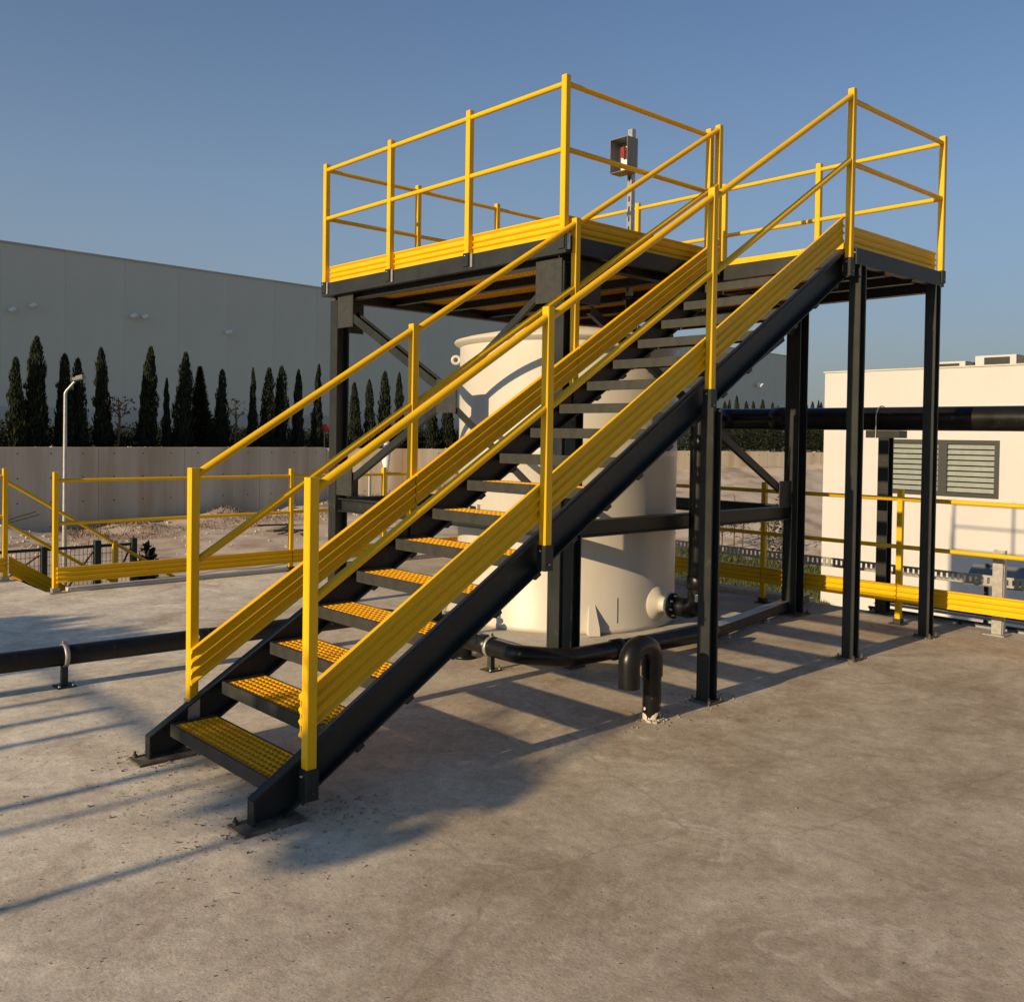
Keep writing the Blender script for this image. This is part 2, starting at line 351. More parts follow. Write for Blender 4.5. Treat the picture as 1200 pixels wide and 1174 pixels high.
def post(parent, x, y, z0, z1, name='handrail_post', sleeve=0.10, galv=False):
    m = MB(); m.prism(sqprof(PW), (x, y, z0), (x, y, z1), X)
    o = m.build(name, YEL, parent)
    if sleeve:
        s = MB(); s.prism(sqprof(PW+0.014, 0.003), (x, y, z0-sleeve), (x, y, z0), X)
        s.build('post_socket', GALV if galv else DRK, o)
        b = MB(); b.lathe([(0, .010), (.006, .008), (.006, 0)], (x-.031, y, z0-sleeve*.22), -X, 8); b.build('bolt', STEEL, o)
        b = MB(); b.lathe([(0, .012), (.007, .010), (.007, 0)], (x, y-.031, z0-sleeve*.75), -Y, 8); b.build('bolt', DRK2, o)
    return o
def rail(parent, p, q, r=0.0205, name='rail'):
    m = MB(); m.tube([p, q], r, 14, True)
    return m.build(name, YEL, parent)
def toe(parent, p, q, H, side, upv=None):
    m = MB(); m.prism(toeprof(H), p, q, side, upv=upv)
    o = m.build('toe_board', YEL, parent)
    return o

def h_column(parent, x, y, z1, h, b, name='column'):
    m = MB(); m.prism(hprof(h, b, 0.010, 0.008), (x, y, 0.012), (x, y, z1), Y, upv=X)
    o = m.build(name, DRK, parent)
    p = MB(); p.bb(x-h*.85, x+h*.85, y-b*.85, y+b*.85, 0.002, 0.014)
    p.build('base_plate', DUSTY, o)
    bb = MB()
    for i in (-1, 1):
        for j in (-1, 1):
            bb.lathe([(.011, .0), (.011, .012), (.006, .012), (.006, .028), (0, .028)], (x+i*h*.68, y+j*b*.68, .014), Z, 8)
    bb.build('anchor_bolt', DUSTY, o)['kind'] = 'stuff'
    return o

plat = thing('access_platform', (3.0, 1.3, 0), 'raised anthracite steel platform with yellow guardrail standing over the cream tank', 'platform')
COLS = [(3.0, 1.3, .13, .12), (3.0, 4.22, .13, .12), (5.96, 1.24, .14, .14), (5.96, 4.22, .13, .12)]
for x, y, h, b in COLS: h_column(plat, x, y, 2.812, h, b)
for x, y in ((4.70, 0.0), (5.93, 0.0)): h_column(plat, x, y, 2.862, .088, .088)
# edge channels under the deck (web outwards)
def chan(parent, p, q, h, b, side, name='edge_beam', z=None):
    m = MB(); m.prism(cprof(h, b, .009), p, q, side, upv=Z); return m.build(name, DRK, parent)
zc = 2.909
chan(plat, (XA-.02, YB-.04, zc), (XA-.02, YA+.04, zc), .118, .06, X)
chan(plat, (XA-.018, YA+.045, zc), (XE+.02, YA+.045, zc), .116, .06, -Y)
chan(plat, (XE+.022, -.03, zc), (XE+.022, YA+.04, zc), .118, .06, -X)
chan(plat, (XA-.016, YB-.05, zc), (4.55, YB-.05, zc), .116, .06, Y)
chan(plat, (4.60, -.04, zc), (XE+.02, -.04, zc), .116, .06, Y)
chan(plat, (4.58, .03, zc), (4.58, 1.14, zc), .112, .05, X)
m = MB(); m.bb(4.584, 4.628, .03, 1.12, 2.969, 3.010); m.build('landing_nosing', YEL, plat)
# main beams
def hbeam(p, q, h, b, name='beam'):
    d = (Vector(q)-Vector(p)).normalized(); side = Z.cross(d)
    m = MB(); m.prism(hprof(h, b, .010, .008), p, q, side, upv=Z); return m.build(name, DRK, plat)
for y in (1.30, 4.22): hbeam((XA+.06, y, 2.846), (5.94, y, 2.846), .088, .08)
for x in (3.0, 5.96): hbeam((x, 1.37 if x < 4 else .06, 2.845), (x, 4.15, 2.845), .086, .08)
for x in (3.6, 4.2, 4.8, 5.4): hbeam((x, 1.24, 2.860), (x, 4.24, 2.860), .068, .06, 'joist')
for x in (5.1, 5.55): hbeam((x, .0, 2.860), (x, 1.16, 2.860), .068, .06, 'joist')
# lower ring of beams about a metre up
zb = 0.93
hbeam((3.0, 1.37, zb), (3.0, 4.15, zb), .12, .09, 'tie_beam')
hbeam((3.07, 1.27, zb), (5.88, 1.27, zb), .12, .09, 'tie_beam')
hbeam((5.96, 1.32, zb), (5.96, 4.15, zb), .12, .09, 'tie_beam')
hbeam((3.07, 4.22, zb), (5.88, 4.22, zb), .12, .09, 'tie_beam')
# gusset plates and crossed braces
def gusset(c, d): m = MB(); m.box(c, d); return m.build('gusset_plate', DRK2, plat)
gusset((2.930, 1.385, 2.685), (.010, .26, .30)); gusset((2.930, 4.015, 2.700), (.010, .25, .30))
gusset((2.930, 1.425, 1.125), (.010, .19, .26)); gusset((2.930, 4.005, 1.165), (.010, .25, .28))
for xc, s in ((3.0, 1), (5.96, -1)):
    gusset((xc+s*.185, 1.235, 2.685), (.23, .010, .30)); gusset((xc+s*.165, 1.235, 1.105), (.19, .010, .23))
    gusset((xc+s*.185, 4.285, 2.685), (.23, .010, .30)); gusset((xc+s*.165, 4.285, 1.105), (.19, .010, .23))
def brace(p, q, side, prof=None):
    m = MB(); m.prism(prof or cprof(.062, .038, .006), p, q, side); return m.build('brace', DRK, plat)
HUB = Vector((2.94, 2.53, 1.90))
brace((2.975, 3.96, 2.66), (2.975, 2.64, 1.97), Y, hprof(.085, .07, .008, .007))
brace((2.945, 1.46, 2.63), (2.945, 2.44, 2.00), X, cprof(.046, .028, .006))
brace((2.945, 3.93, 1.17), (2.945, 2.62, 1.84), X)
brace((2.945, 1.44, 1.14), (2.945, 2.44, 1.79), X, cprof(.046, .028, .006))
gusset((2.930, 2.53, 1.90), (.010, .25, .27))
brace((3.22, 1.245, 2.50), (4.40, 1.245, 1.88), Y); brace((5.74, 1.245, 2.50), (4.56, 1.245, 1.88), Y)
brace((3.22, 1.245, 1.15), (4.40, 1.245, 1.77), Y); brace((5.74, 1.245, 1.15), (4.56, 1.245, 1.77), Y)
gusset((4.48, 1.235, 1.825), (.26, .010, .24))
# grating panels
def grating(x0, x1, y0, y1, zt, h=.030, p=.040, t=.007):
    m = MB(); nx = max(2, round((x1-x0)/p)); ny = max(2, round((y1-y0)/p))
    for i in range(nx+1):
        x = lerp(x0+t/2, x1-t/2, i/nx); m.bb(x-t/2, x+t/2, y0, y1, zt-h, zt)
    for j in range(ny+1):
        y = lerp(y0+t/2, y1-t/2, j/ny); m.bb(x0+.001, x1-.001, y-t/2, y+t/2, zt-h+.001, zt-.001)
    return m
def panels(x0, x1, y0, y1, nx, ny, parent):
    for i in range(nx):
        for j in range(ny):
            a = lerp(x0, x1, i/nx)+.003; b = lerp(x0, x1, (i+1)/nx)-.003; c = lerp(y0, y1, j/ny)+.003; d = lerp(y0, y1, (j+1)/ny)-.003
            grating(a, b, c, d, ZD-.01, .038, .038, .012).build('deck_grating', YGR, parent)
panels(XA+.05, XE-.03, YB, YA, 5, 3, plat)
panels(4.60, XE-.03, -.02, YB-.01, 2, 1, plat)
# posts, rails and toe boards of the platform
PP = [(XA, YA), (XA, 3.27), (XA, 2.232), (XA, YB), (4.535, YB), (XE, -.018), (XE, 1.089), (XE, 2.10), (XE, 3.2), (XE, YA), (3.94, YA), (4.99, YA)]
for x, y in PP:
    o = post(plat, x, y, ZP, ZT)
    if x == XA: m = MB(); m.bb(x-.034, x-.022, y-.085, y-.062, ZP-.115, ZP-.008); m.build('clip', GALV, o)
TOPR, MIDR = 4.012, 3.565
for za in (TOPR, MIDR):
    for (xa, ya), (xb, yb) in (((XA, YA), (XA, 3.27)), ((XA, 3.27), (XA, 2.232)), ((XA, 2.232), (XA, YB)), ((XA, YB), (4.535, YB)),
                               ((4.566, 0), (XE, -.018)), ((XE, -.018), (XE, 1.089)), ((XE, 1.089), (XE, 2.10)), ((XE, 2.10), (XE, 3.2)), ((XE, 3.2), (XE, YA)),
                               ((XA, YA), (3.94, YA)), ((3.94, YA), (4.99, YA)), ((4.99, YA), (XE, YA))):
        d = Vector((xb-xa, yb-ya, 0)).normalized()*.01
        rail(plat, (xa+d.x, ya+d.y, za), (xb-d.x, yb-d.y, za), .0185)
zt = 3.047; o = PW/2+.012
for (xa, ya), (xb, yb) in (((XA+o, YA-.03), (XA+o, 3.28)), ((XA+o, 3.26), (XA+o, 2.24)), ((XA+o, 2.224), (XA+o, YB+.03))): toe(plat, (xa, ya, zt), (xb, yb, zt), .155, X, Z)
toe(plat, (XA+.04, YB+o, zt), (4.52, YB+o, zt), .155, Y, Z)
toe(plat, (4.62, -.02+o, zt), (XE-.04, -.02+o, zt), .155, Y, Z)
for (ya, yb) in ((.03, 1.08), (1.098, 2.09), (2.11, 3.19), (3.21, YA-.03)): toe(plat, (XE-o, ya, zt), (XE-o, yb, zt), .155, X, Z)
for (xa, xb) in ((XA+.04, 3.93), (3.95, 4.98), (5.0, XE-.04)): toe(plat, (xa, YA-o, zt), (xb, YA-o, zt), .155, Y, Z)

# ---------------------------------------------------------------- the stair
stair = thing('staircase', (0, 0, 0), 'steep anthracite stair with yellow handrails and yellow grating treads climbing to the platform', 'staircase')
WF = 1.14
def stringer(y, flange):
    # channel cut vertical at the foot: polygon web, plus top and bottom flange strips
    t, b = .008, .052*flange
    top = lambda s: zl(s)+.055
    bot = lambda s: zl(s)-.138
    s0 = -.005; s1 = 4.60
    foot = [(s0, .014), (s0, top(s0)), (s1, top(s1)), (s1, bot(s1)), ((.014-Z0+.138)/MS, .014)]
    m = MB(); n = len(foot)
    vs = [(a, y, c) for a, c in foot] + [(a, y+t*flange, c) for a, c in foot]
    m.add(vs, [tuple(range(n)), tuple(range(2*n-1, n-1, -1))] + [(i, (i+1) % n, n+(i+1) % n, n+i) for i in range(n)])
    def strip(p, q, th=.009):
        d = (Vector(q)-Vector(p)).normalized(); nrm = Vector((-d.z, 0, d.x))*th
        a, c = Vector(p), Vector(q); w = Vector((0, b, 0)); e = Vector((0, t*flange*.5, 0))
        vs = [a+e, c+e, c+w, a+w, a+e-nrm, c+e-nrm, c+w-nrm, a+w-nrm]
        m.add(vs, [(0, 1, 2, 3), (7, 6, 5, 4), (0, 4, 5, 1), (1, 5, 6, 2), (2, 6, 7, 3), (3, 7, 4, 0)])
    strip((s0, y, top(s0)), (s1, y, top(s1)))
    strip((foot[4][0], y, foot[4][1]+.010), (s1, y, bot(s1)+.010))
    strip((s0, y, .014), (s0, y, top(s0)-.004))
    o = m.build('stringer', DRK, stair)
    p = MB(); yc = y+b/2; p.bb(-.07, .21, yc-.075, yc+.075, .002, .013); p.build('base_plate', DUSTY, o)
    bo = MB()
    for xx in (-.045, .185): bo.lathe([(.012, .0), (.012, .014), (.006, .014), (.006, .030), (0, .030)], (xx, yc-.05*flange, .013), Z, 8)
    bo.build('anchor_bolt', DRK2, o)['kind'] = 'stuff'
    # tread cleats bolted inside the channel, their ends showing under it
    c = MB()
    for k in range(17):
        s = .235+.2645*k; c.box((s, y+.026*flange, zl(s)-.146), (.045, .036, .030), Matrix.Rotation(-math.atan(MS), 3, 'Y'))
    cl = c.build('tread_cleats', DRK, o); cl['kind'] = 'stuff'
    return o
stringer(.078, -1)
stringer(WF-.010, -1)
g0 = grating(0, .222, 0, .972, 0, .024, .0385, .0095).mesh('tread_grating', YGR)
f0 = MB()
f0.bb(-.012, -.001, 0, .988, -.058, .003); f0.bb(.223, .231, 0, .988, -.045, -.002)
f0.bb(0, .222, -.006, -.001, -.05, .004); f0.bb(0, .222, .989, .994, -.05, .004)
fme = f0.mesh('tread_frame', DRK2)
for k in range(17):
    s = .105+.2645*k; z = .166+.1637*k
    t = bpy.data.objects.new('tread', fme); COL.objects.link(t); t.location = (s, .083, z); t.parent = stair
    g1 = bpy.data.objects.new('tread_grating', g0); COL.objects.link(g1); g1.location = (.001, .007, -.004); g1.parent = t
for i, s in enumerate(SX):
    z1 = zl(s)
    post(stair, s, 0, z1, (z1+TH) if i < 3 else 4.09, sleeve=.13, galv=False)
    post(stair, s+.004, WF, z1+(.045 if i < 3 else .0), (z1+TH) if i < 3 else 4.09, sleeve=.13, galv=(i == 0))
for y in (0, WF):
    for a, b in zip(SX, SX[1:]):
        for hh in ((1.148, .695) if y == 0 else (1.160, .724)):
            rail(stair, (a+.012, y, zl(a)+hh), (b-.012, y, zl(b)+hh), .0205)
for y, sg in ((PW/2+.012, 1), (WF-PW/2-.012, -1)):
    nx = Vector((-MS, 0, 1)).normalized()
    segs = [(SX[0]-.02, SX[1]-.004), (SX[1]+.004, SX[2]-.004), (SX[2]+.004, 4.53)]
    for a, b in segs:
        toe(stair, (a, y, zl(a)+.222), (b, y, zl(b)+.222), .176, Y, Z)
h_column(stair, 2.955, -.005, zl(2.955)-.12, .088, .088)
h_column(stair, 2.955, WF, zl(2.955)-.12, .088, .088)

# ---------------------------------------------------------------- the tank
TC = Vector((4.225, 2.445, 0)); TR = .953
tank = thing('storage_tank', (TC.x, TC.y, .06), 'cream cylindrical tank with rolled rim under the raised platform', 'tank')
m = MB(); m.lathe([(0, .042), (TR+.012, .042), (TR+.012, .08), (TR, .095), (TR, 1.42), (TR+.004, 1.425), (TR+.004, 1.50), (TR, 1.505), (TR, 2.36), (TR-.02, 2.38), (TR-.02, 2.42), (TR-.5, 2.52), (0, 2.56)], (TC.x, TC.y, 0), Z, 96)
m.build('shell', TANK, tank)
m = MB(); m.lathe([(TR, 2.345), (TR+.045, 2.375), (TR+.052, 2.39), (TR+.045, 2.402), (TR-.03, 2.402)], (TC.x, TC.y, 0), Z, 96); m.build('rim', TANK, tank)
def tpt(a, r, z): return Vector((TC.x+r*math.cos(a), TC.y+r*math.sin(a), z))
def lug(a, z):
    d = Vector((math.cos(a), math.sin(a), 0)); s = Vector((-d.y, d.x, 0)); c = tpt(a, TR+.036, z)
    m = MB(); m.tube([c+(d*math.cos(t)+Z*math.sin(t))*.032 for t in [i*math.pi/7 for i in range(-8, 7)]], .014, 8)
    m.build('lifting_lug', TANK, tank)
camang = math.atan2(CAM.y-TC.y, CAM.x-TC.x)
lug(camang-R(86), 2.245)
def buttress(a):
    d = Vector((math.cos(a), math.sin(a), 0)); s = Vector((-d.y, d.x, 0)); m = MB()
    p = [tpt(a, TR-.01, .044), tpt(a, TR+.09, .044), tpt(a, TR+.075, .10), tpt(a, TR-.01, .30)]
    vs = [q+s*(.045 if i < 3 else .02) for i, q in enumerate(p)] + [q-s*(.045 if i < 3 else .02) for i, q in enumerate(p)]
    m.add(vs, [(0, 1, 2, 3), (7, 6, 5, 4), (0, 4, 5, 1), (1, 5, 6, 2), (2, 6, 7, 3), (3, 7, 4, 0)]); m.build('foot_bracket', TANK, tank)
for da in (13, -45, 100, 190, 280): buttress(camang+R(da))
# outlet nozzle with black bolted flange
na = camang+R(52); nd = Vector((math.cos(na), math.sin(na), 0)); nc = tpt(na, TR-.06, .24)
m = MB(); m.lathe([(.15, .03), (.135, .07), (.075, .10), (.06, .13), (.06, .185)], nc, nd, 28); m.lathe([(.06, .185), (.105, .185), (.105, .205), (0, .205)], nc, nd, 28); m.build('nozzle', TANK, tank)
m = MB(); m.lathe([(.0, .207), (.102, .207), (.102, .232), (.07, .236), (.062, .29), (0, .29)], nc, nd, 28); fl = m.build('flange', PIPE, tank)
m = MB(); sA = nd.orthogonal().normalized(); sB = nd.cross(sA)
for k in range(8):
    t = 2*math.pi*k/8+.2; m.lathe([(0, .258), (.010, .256), (.010, .232)], nc+(sA*math.cos(t)+sB*math.sin(t))*.083, nd, 8)
m.build('flange_bolt', STEEL, fl)
sa = camang+R(26); c = tpt(sa, TR, .22); m = MB(); m.box(c, (.004, .005, .20), Matrix.Rotation(sa, 3, 'Z')); m.build('seam', FRAME, tank)
# small gauge box on the shell, seen between the treads
a = camang-R(52); c = tpt(a, TR+.012, .93); rotm = Matrix.Rotation(a, 3, 'Z')
m = MB(); m.box(c, (.03, .15, .19), rotm); gb = m.build('gauge_box', TANK, tank)
m = MB(); m.box(c+rotm @ Vector((.018, .012, 0)), (.008, .085, .16), rotm); m.build('gauge_window', GLASS, gb)
m = MB(); m.box(c+rotm @ Vector((.024, .012, .0)), (.004, .085, .008), rotm); m.build('gauge_bar', WHITE, gb)

m = MB()
for i in range(1): m.bb(3.04, 5.45, 1.37, 3.55, .002, .040)
tag(m.build('tank_plinth', CONC2), 'low concrete plinth under the cream tank', 'plinth')

# ---------------------------------------------------------------- pipes
def arc(c, a, b, r, n=8):   # quarter bend at corner c between directions a (incoming from) and b (outgoing)
    c, a, b = Vector(c), Vector(a).normalized(), Vector(b).normalized(); th = a.angle(b); L = r/math.tan(th/2)
    p, q = c+a*L, c+b*L; o = c+(a+b).normalized()*(r/math.sin(th/2)); u, v = p-o, q-o; ang = u.angle(v); ax = u.cross(v).normalized()
    return [o+Matrix.Rotation(ang*i/n, 3, ax) @ u for i in range(n+1)]
pr = .0625
riser = thing('riser_pipe', tuple(nc+nd*.42), 'black vertical pipe rising beside the tank from its bolted outlet flange', 'pipe')
e = nc+nd*.44
m = MB(); m.tube([nc+nd*.27] + arc(e, -nd, Z, .09) + [Vector((e.x, e.y, 2.30))], .082, 18); m.build('pipe', PIPE, riser)
for zq in (.40, 1.50): m = MB(); m.lathe([(.082, zq), (.090, zq+.01), (.090, zq+.10), (.082, zq+.11)], (e.x, e.y, 0), Z, 20); m.build('coupling', PIPE, riser)
m = MB(); cd = (CAM-e); cd.z = 0; cd.normalize(); q = Vector((e.x, e.y, .34))+cd*.083; rr = Matrix.Rotation(math.atan2(cd.y, cd.x), 3, 'Z')
m.box(q, (.004, .045, .055), rr); sk = m.build('sticker', WHITE, riser)
m = MB()
for i in (-1, 0, 1): m.box(q+Vector((0, 0, i*.016))+cd*.003, (.003, .034, .005), rr)
m.build('sticker_lines', DRK, sk)

# long ground pipe with a double bend in front of the tank
gp = thing('ground_pipe', (0, 2.7, 0), 'long black pipe low over the deck that bends around the front of the tank', 'pipe')
zc_ = .185
pts = [Vector((-9, 3.05, zc_+.02)), Vector((.13, 2.755, zc_+.01))] + arc((2.45, 2.68, zc_), (-1, .03, 0), (0, -1, 0), .16) + arc((2.45, 1.15, zc_-.03), (0, 1, 0), (.6, -.8, 0), .12, 4) + arc((2.68, .90, zc_-.045), (-.6, .8, 0), (1, 0, 0), .12, 4) + [Vector((4.25, .87, .12))]
m = MB(); m.tube(pts, pr, 18); m.build('pipe', PIPE, gp)
for c, ax in (((1.0, 2.72, zc_), (1, -.02, 0)), ((-1.4, 2.79, zc_+.01), (1, -.02, 0)), ((2.45, 1.45, zc_-.02), (0, 1, 0)), ((3.15, .89, zc_-.05), (1, 0, 0)), ((2.45, 2.42, zc_), (0, 1, 0)), ((4.18, .87, .12), (1, 0, 0))):
    m = MB(); m.lathe([(pr, -.045), (pr+.010, -.040), (pr+.010, .040), (pr, .045)], c, ax, 20); m.build('welded_coupling', PIPE, gp)
def pipe_stand(x, y, z, ax, label):
    t = thing('pipe_stand', (x, y, 0), label, 'pipe support', 'clamp stands under the long ground pipe')
    m = MB(); m.bb(x-.055, x+.055, y-.055, y+.055, .002, .010); m.build('base_plate', DRK2, t)
    m = MB(); m.bb(x-.018, x+.018, y-.018, y+.018, .010, z-pr-.003); m.build('stem', DRK2, t)
    m = MB(); m.lathe([(pr+.003, -.014), (pr+.010, -.014), (pr+.010, .014), (pr+.003, .014), (pr+.003, -.014)], (x, y, z), ax, 24); m.bb(x-.010, x+.010, y-.010, y+.010, z+pr+.008, z+pr+.030)
    m.build('clamp', GALV, t)
    m = MB()
    for i in (-1, 1): m.lathe([(.008, 0), (.008, .01), (.004, .01), (.004, .03), (0, .03)], (x+i*.04, y-.04, .01), Z, 6)
    m.build('anchor_bolt', STEEL, t)
pipe_stand(.13, 2.755, zc_+.01, X, 'pipe stand with bright clamp on the open deck left of the stair')
pipe_stand(2.45, 1.40, zc_-.024, Y, 'pipe stand with pale clamp beside the bend in front of the tank')
pipe_stand(-2.6, 2.84, zc_+.012, X, 'pipe stand at the far left beyond the picture edge')
t = thing('pipe_stub', (2.53, 1.83, 0), 'short fat black pipe stub standing on the deck under the stair', 'pipe')
m = MB(); m.lathe([(0, .0), (.085, .002), (.085, .02), (.058, .024), (.058, .13), (0, .13)], (2.55, 1.80, 0), Z, 20); m.build('stub', PIPE, t)

# small valve with white handles between the long pipe and the tank
t = thing('drain_valve', (2.62, 2.25, .12), 'small black valve with white fittings in front of the tank under the stair', 'valve')
m = MB(); m.tube([(2.50, 2.25, .20), (2.66, 2.25, .20), (2.86, 2.20, .20)], .030, 12); m.tube([(2.66, 2.25, .03), (2.66, 2.25, .30)], .028, 12); m.build('body', PIPE, t)
m = MB(); m.lathe([(.0, .30), (.035, .302), (.035, .325), (0, .327)], (2.66, 2.25, 0), Z, 14); m.box((2.66, 2.25, .345), (.13, .022, .014)); m.box((2.76, 2.235, .235), (.05, .08, .012)); m.build('handle', WHITE, t)

# gooseneck vent
gx, gy = 2.417, -.02
v = thing('gooseneck_vent', (gx, gy, 0), 'black gooseneck vent pipe with mortar splashed at its foot, on the open deck', 'vent pipe')
zt_ = .365
m = MB(); vp = [Vector((gx, gy, 0)), Vector((gx, gy, zt_-.08))]
cc = Vector((gx-.10, gy, zt_-.02)); bend = [cc+Vector((math.cos(t)*.10, 0, math.sin(t)*.085)) for t in [i*math.pi/14 for i in range(0, 15)]]
m.tube([(gx, gy, .001), (gx, gy, .15), (gx, gy, .27)], .053, 24); o = m.build('riser', VENT, v); 
m = MB(); m.tube([(gx, gy, .25)] + bend + [(gx-.20, gy, .21)], .060, 24, False); m.lathe([(.060, 0), (.052, 0), (.052, .05), (0, .05)], (gx-.20, gy, .21), Z, 24); m.build('return_bend', PIPE, v)
m = MB()
for i in range(26):
    a = random.uniform(0, 6.28); rr_ = random.uniform(.055, .085); s = random.uniform(.006, .016); m.box((gx+math.cos(a)*rr_, gy+math.sin(a)*rr_, s*.4), (s, s*1.3, s), Matrix.Rotation(a, 3, 'Z'))
mm = m.build('mortar_crumbs', STONE, v); mm['kind'] = 'stuff'

# grey cable duct on the deck behind
t = thing('cable_duct', (4.7, 1.25, 0), 'pale grey cable duct lying on the deck along the tank plinth to the right', 'cable duct')
m = MB(); d0, d1 = Vector((4.35, .98, .075)), Vector((6.45, 1.40, .075)); m.prism(sqprof(.085, .01), d0, d1, Y); m.build('duct', DRK2, t)
m = MB(); m.prism([(-.047, .0), (.047, .0), (.047, .008), (-.047, .008)], d0+Vector((0, 0, .044)), d1+Vector((0, 0, .044)), Y, upv=Z); m.build('cover', GALV, t)
for f in (.12, .5, .9): q = d0.lerp(d1, f); m = MB(); m.bb(q.x-.02, q.x+.02, q.y-.06, q.y+.06, .002, .031); m.build('foot', GALV, t)

# big overhead pipe on the right with its support
op = thing('overhead_pipe', (6.75, .75, 1.8), 'large black pipe running level behind the platform columns in front of the white building', 'pipe')
m = MB(); m.tube([(6.75, -6, 1.79)] + [(6.75, 2.1, 1.80)] + arc((6.75, 2.55, 1.80), (0, -1, 0), (-1, 0, 0), .16) + [Vector((5.3, 2.56, 1.80))], .108, 24); m.build('pipe', PIPE, op)
for y in (-.55, 1.9): m = MB(); m.lathe([(.108, -.07), (.117, -.065), (.117, .065), (.108, .07)], (6.75, y, 1.80), Y, 24); m.build('coupling', PIPE, op)
ps = thing('pipe_support', (6.75, .75, 0), 'dark steel post with a cap beam and bright U-bolt carrying the big level pipe', 'pipe support')
m = MB(); m.prism(hprof(.10, .10, .009, .008), (6.70, .75, .012), (6.70, .75, 1.62), Y, upv=X); m.build('post', DRK, ps)
m = MB(); m.bb(6.64, 6.80, .60, .92, 1.62, 1.688); m.build('cap_beam', DRK, ps)
m = MB(); m.tube([(6.75+math.cos(t)*.116, .82, 1.80+math.sin(t)*.116) for t in [i*math.pi/12 for i in range(-1, 14)]] + [(6.634, .82, 1.62)], .006, 8); m.build('u_bolt', STEEL, ps)
m = MB(); m.bb(6.60, 6.82, .65, .85, .002, .014); m.build('base_plate', DRK2, ps)

# ---------------------------------------------------------------- yellow guardrail round the deck edge
gr = thing('deck_guardrail', (1.17, 6.36, 0), 'yellow guardrail with ribbed toe board around the far and right edges of the deck', 'guardrail')
def gpost(parent, x, y, z0=0, h=1.175):
    m = MB(); m.prism(sqprof(.048), (x, y, z0+.006), (x, y, z0+h), X); o = m.build('handrail_post', YEL, parent)
    m = MB(); m.bb(x-.06, x+.06, y-.06, y+.06, z0+.002, z0+.010); m.bb(x-.034, x+.034, y-.034, y+.034, z0+.010, z0+.05); m.build('post_foot', GALV if x < 2 else DRK2, o)
line = [(1.17, 6.36), (2.44, 6.36), (3.72, 6.36), (5.0, 6.36), (6.28, 6.36), (6.28, 4.55), (6.28, 3.15), (6.28, 1.76), (6.285, .40), (6.29, -.98), (6.29, -2.4)]
for p in line: 
    if p != (2.44, 6.36): gpost(gr, *p)
line.remove((2.44, 6.36))
for (xa, ya), (xb, yb) in zip(line, line[1:]):
    for zz in (1.09, .675): rail(gr, (xa, ya, zz), (xb, yb, zz), .019)
    right = xa > 6.2 and xb > 6.2
    zc2 = .275 if right else .175
    d = Vector((xb-xa, yb-ya, 0)).normalized(); s = Vector((-d.y, d.x, 0))*(-1 if not right else -1)*.036
    # boards hang on the inner face of the posts
    inn = Vector((0, -.036, 0)) if not right else Vector((-.036, 0, 0))
    toe(gr, Vector((xa, ya, zc2))+inn+d*.006, Vector((xb, yb, zc2))+inn-d*.006, .150, Z.cross(d), Z)

gl = thing('left_guardrail', (1.0, 7.43, 0), 'yellow guardrail at the far left where a stair goes down from the deck', 'guardrail')
l2 = [(1.0, 7.43), (-.6, 7.43), (-2.2, 7.43)]
for p in l2: gpost(gl, *p)
for (xa, ya), (xb, yb) in zip(l2, l2[1:]):
    for zz in (1.09, .675): rail(gl, (xa, ya, zz), (xb, yb, zz), .019)
    toe(gl, (xa-.006, ya-.036, .175), (xb+.006, yb-.036, .175), .15, Y, Z)
ls = thing('lower_staircase', (1.1, 7.5, -1.2), 'stair with yellow handrail going down from the deck at the far left', 'staircase')
ms = -.647
def zz_(x, z0): return z0+ms*(x-1.09)
for yy in (7.5,):
    for x0 in (2.15,): 
        m = MB(); m.prism(sqprof(.048), (x0, yy, zz_(x0, 1.03)-.95), (x0, yy, zz_(x0, 1.03)), X); m.build('handrail_post', YEL, ls)
    if yy > 8: m = MB(); m.prism(sqprof(.048), (1.06, yy, -.1), (1.06, yy, 1.05), X); m.build('handrail_post', YEL, ls)
    for hh in (1.0, .56): rail(ls, (1.03, yy, zz_(1.03, hh)), (3.0, yy, zz_(3.0, hh)), .019)
    m = MB(); m.prism(toeprof(.18), (1.05, yy-.03 if yy < 8 else yy, zz_(1.05, .14)), (2.95, yy-.03 if yy < 8 else yy, zz_(2.95, .14)), Y, upv=Z); m.build('toe_board', YEL, ls)
    m = MB(); m.prism(cprof(.20, .05, .008), (1.14, yy, zz_(1.14, -.07)), (2.98, yy, zz_(2.98, -.07)), Y if yy < 8 else -Y); m.build('stringer', DRK, ls)
for k in range(7):
    xx = 1.2+.26*k
    grating(xx, xx+.24, 7.56, 8.40, zz_(xx, .0)+.01-.03, .03, .04, .009).build('tread', YGR, ls)

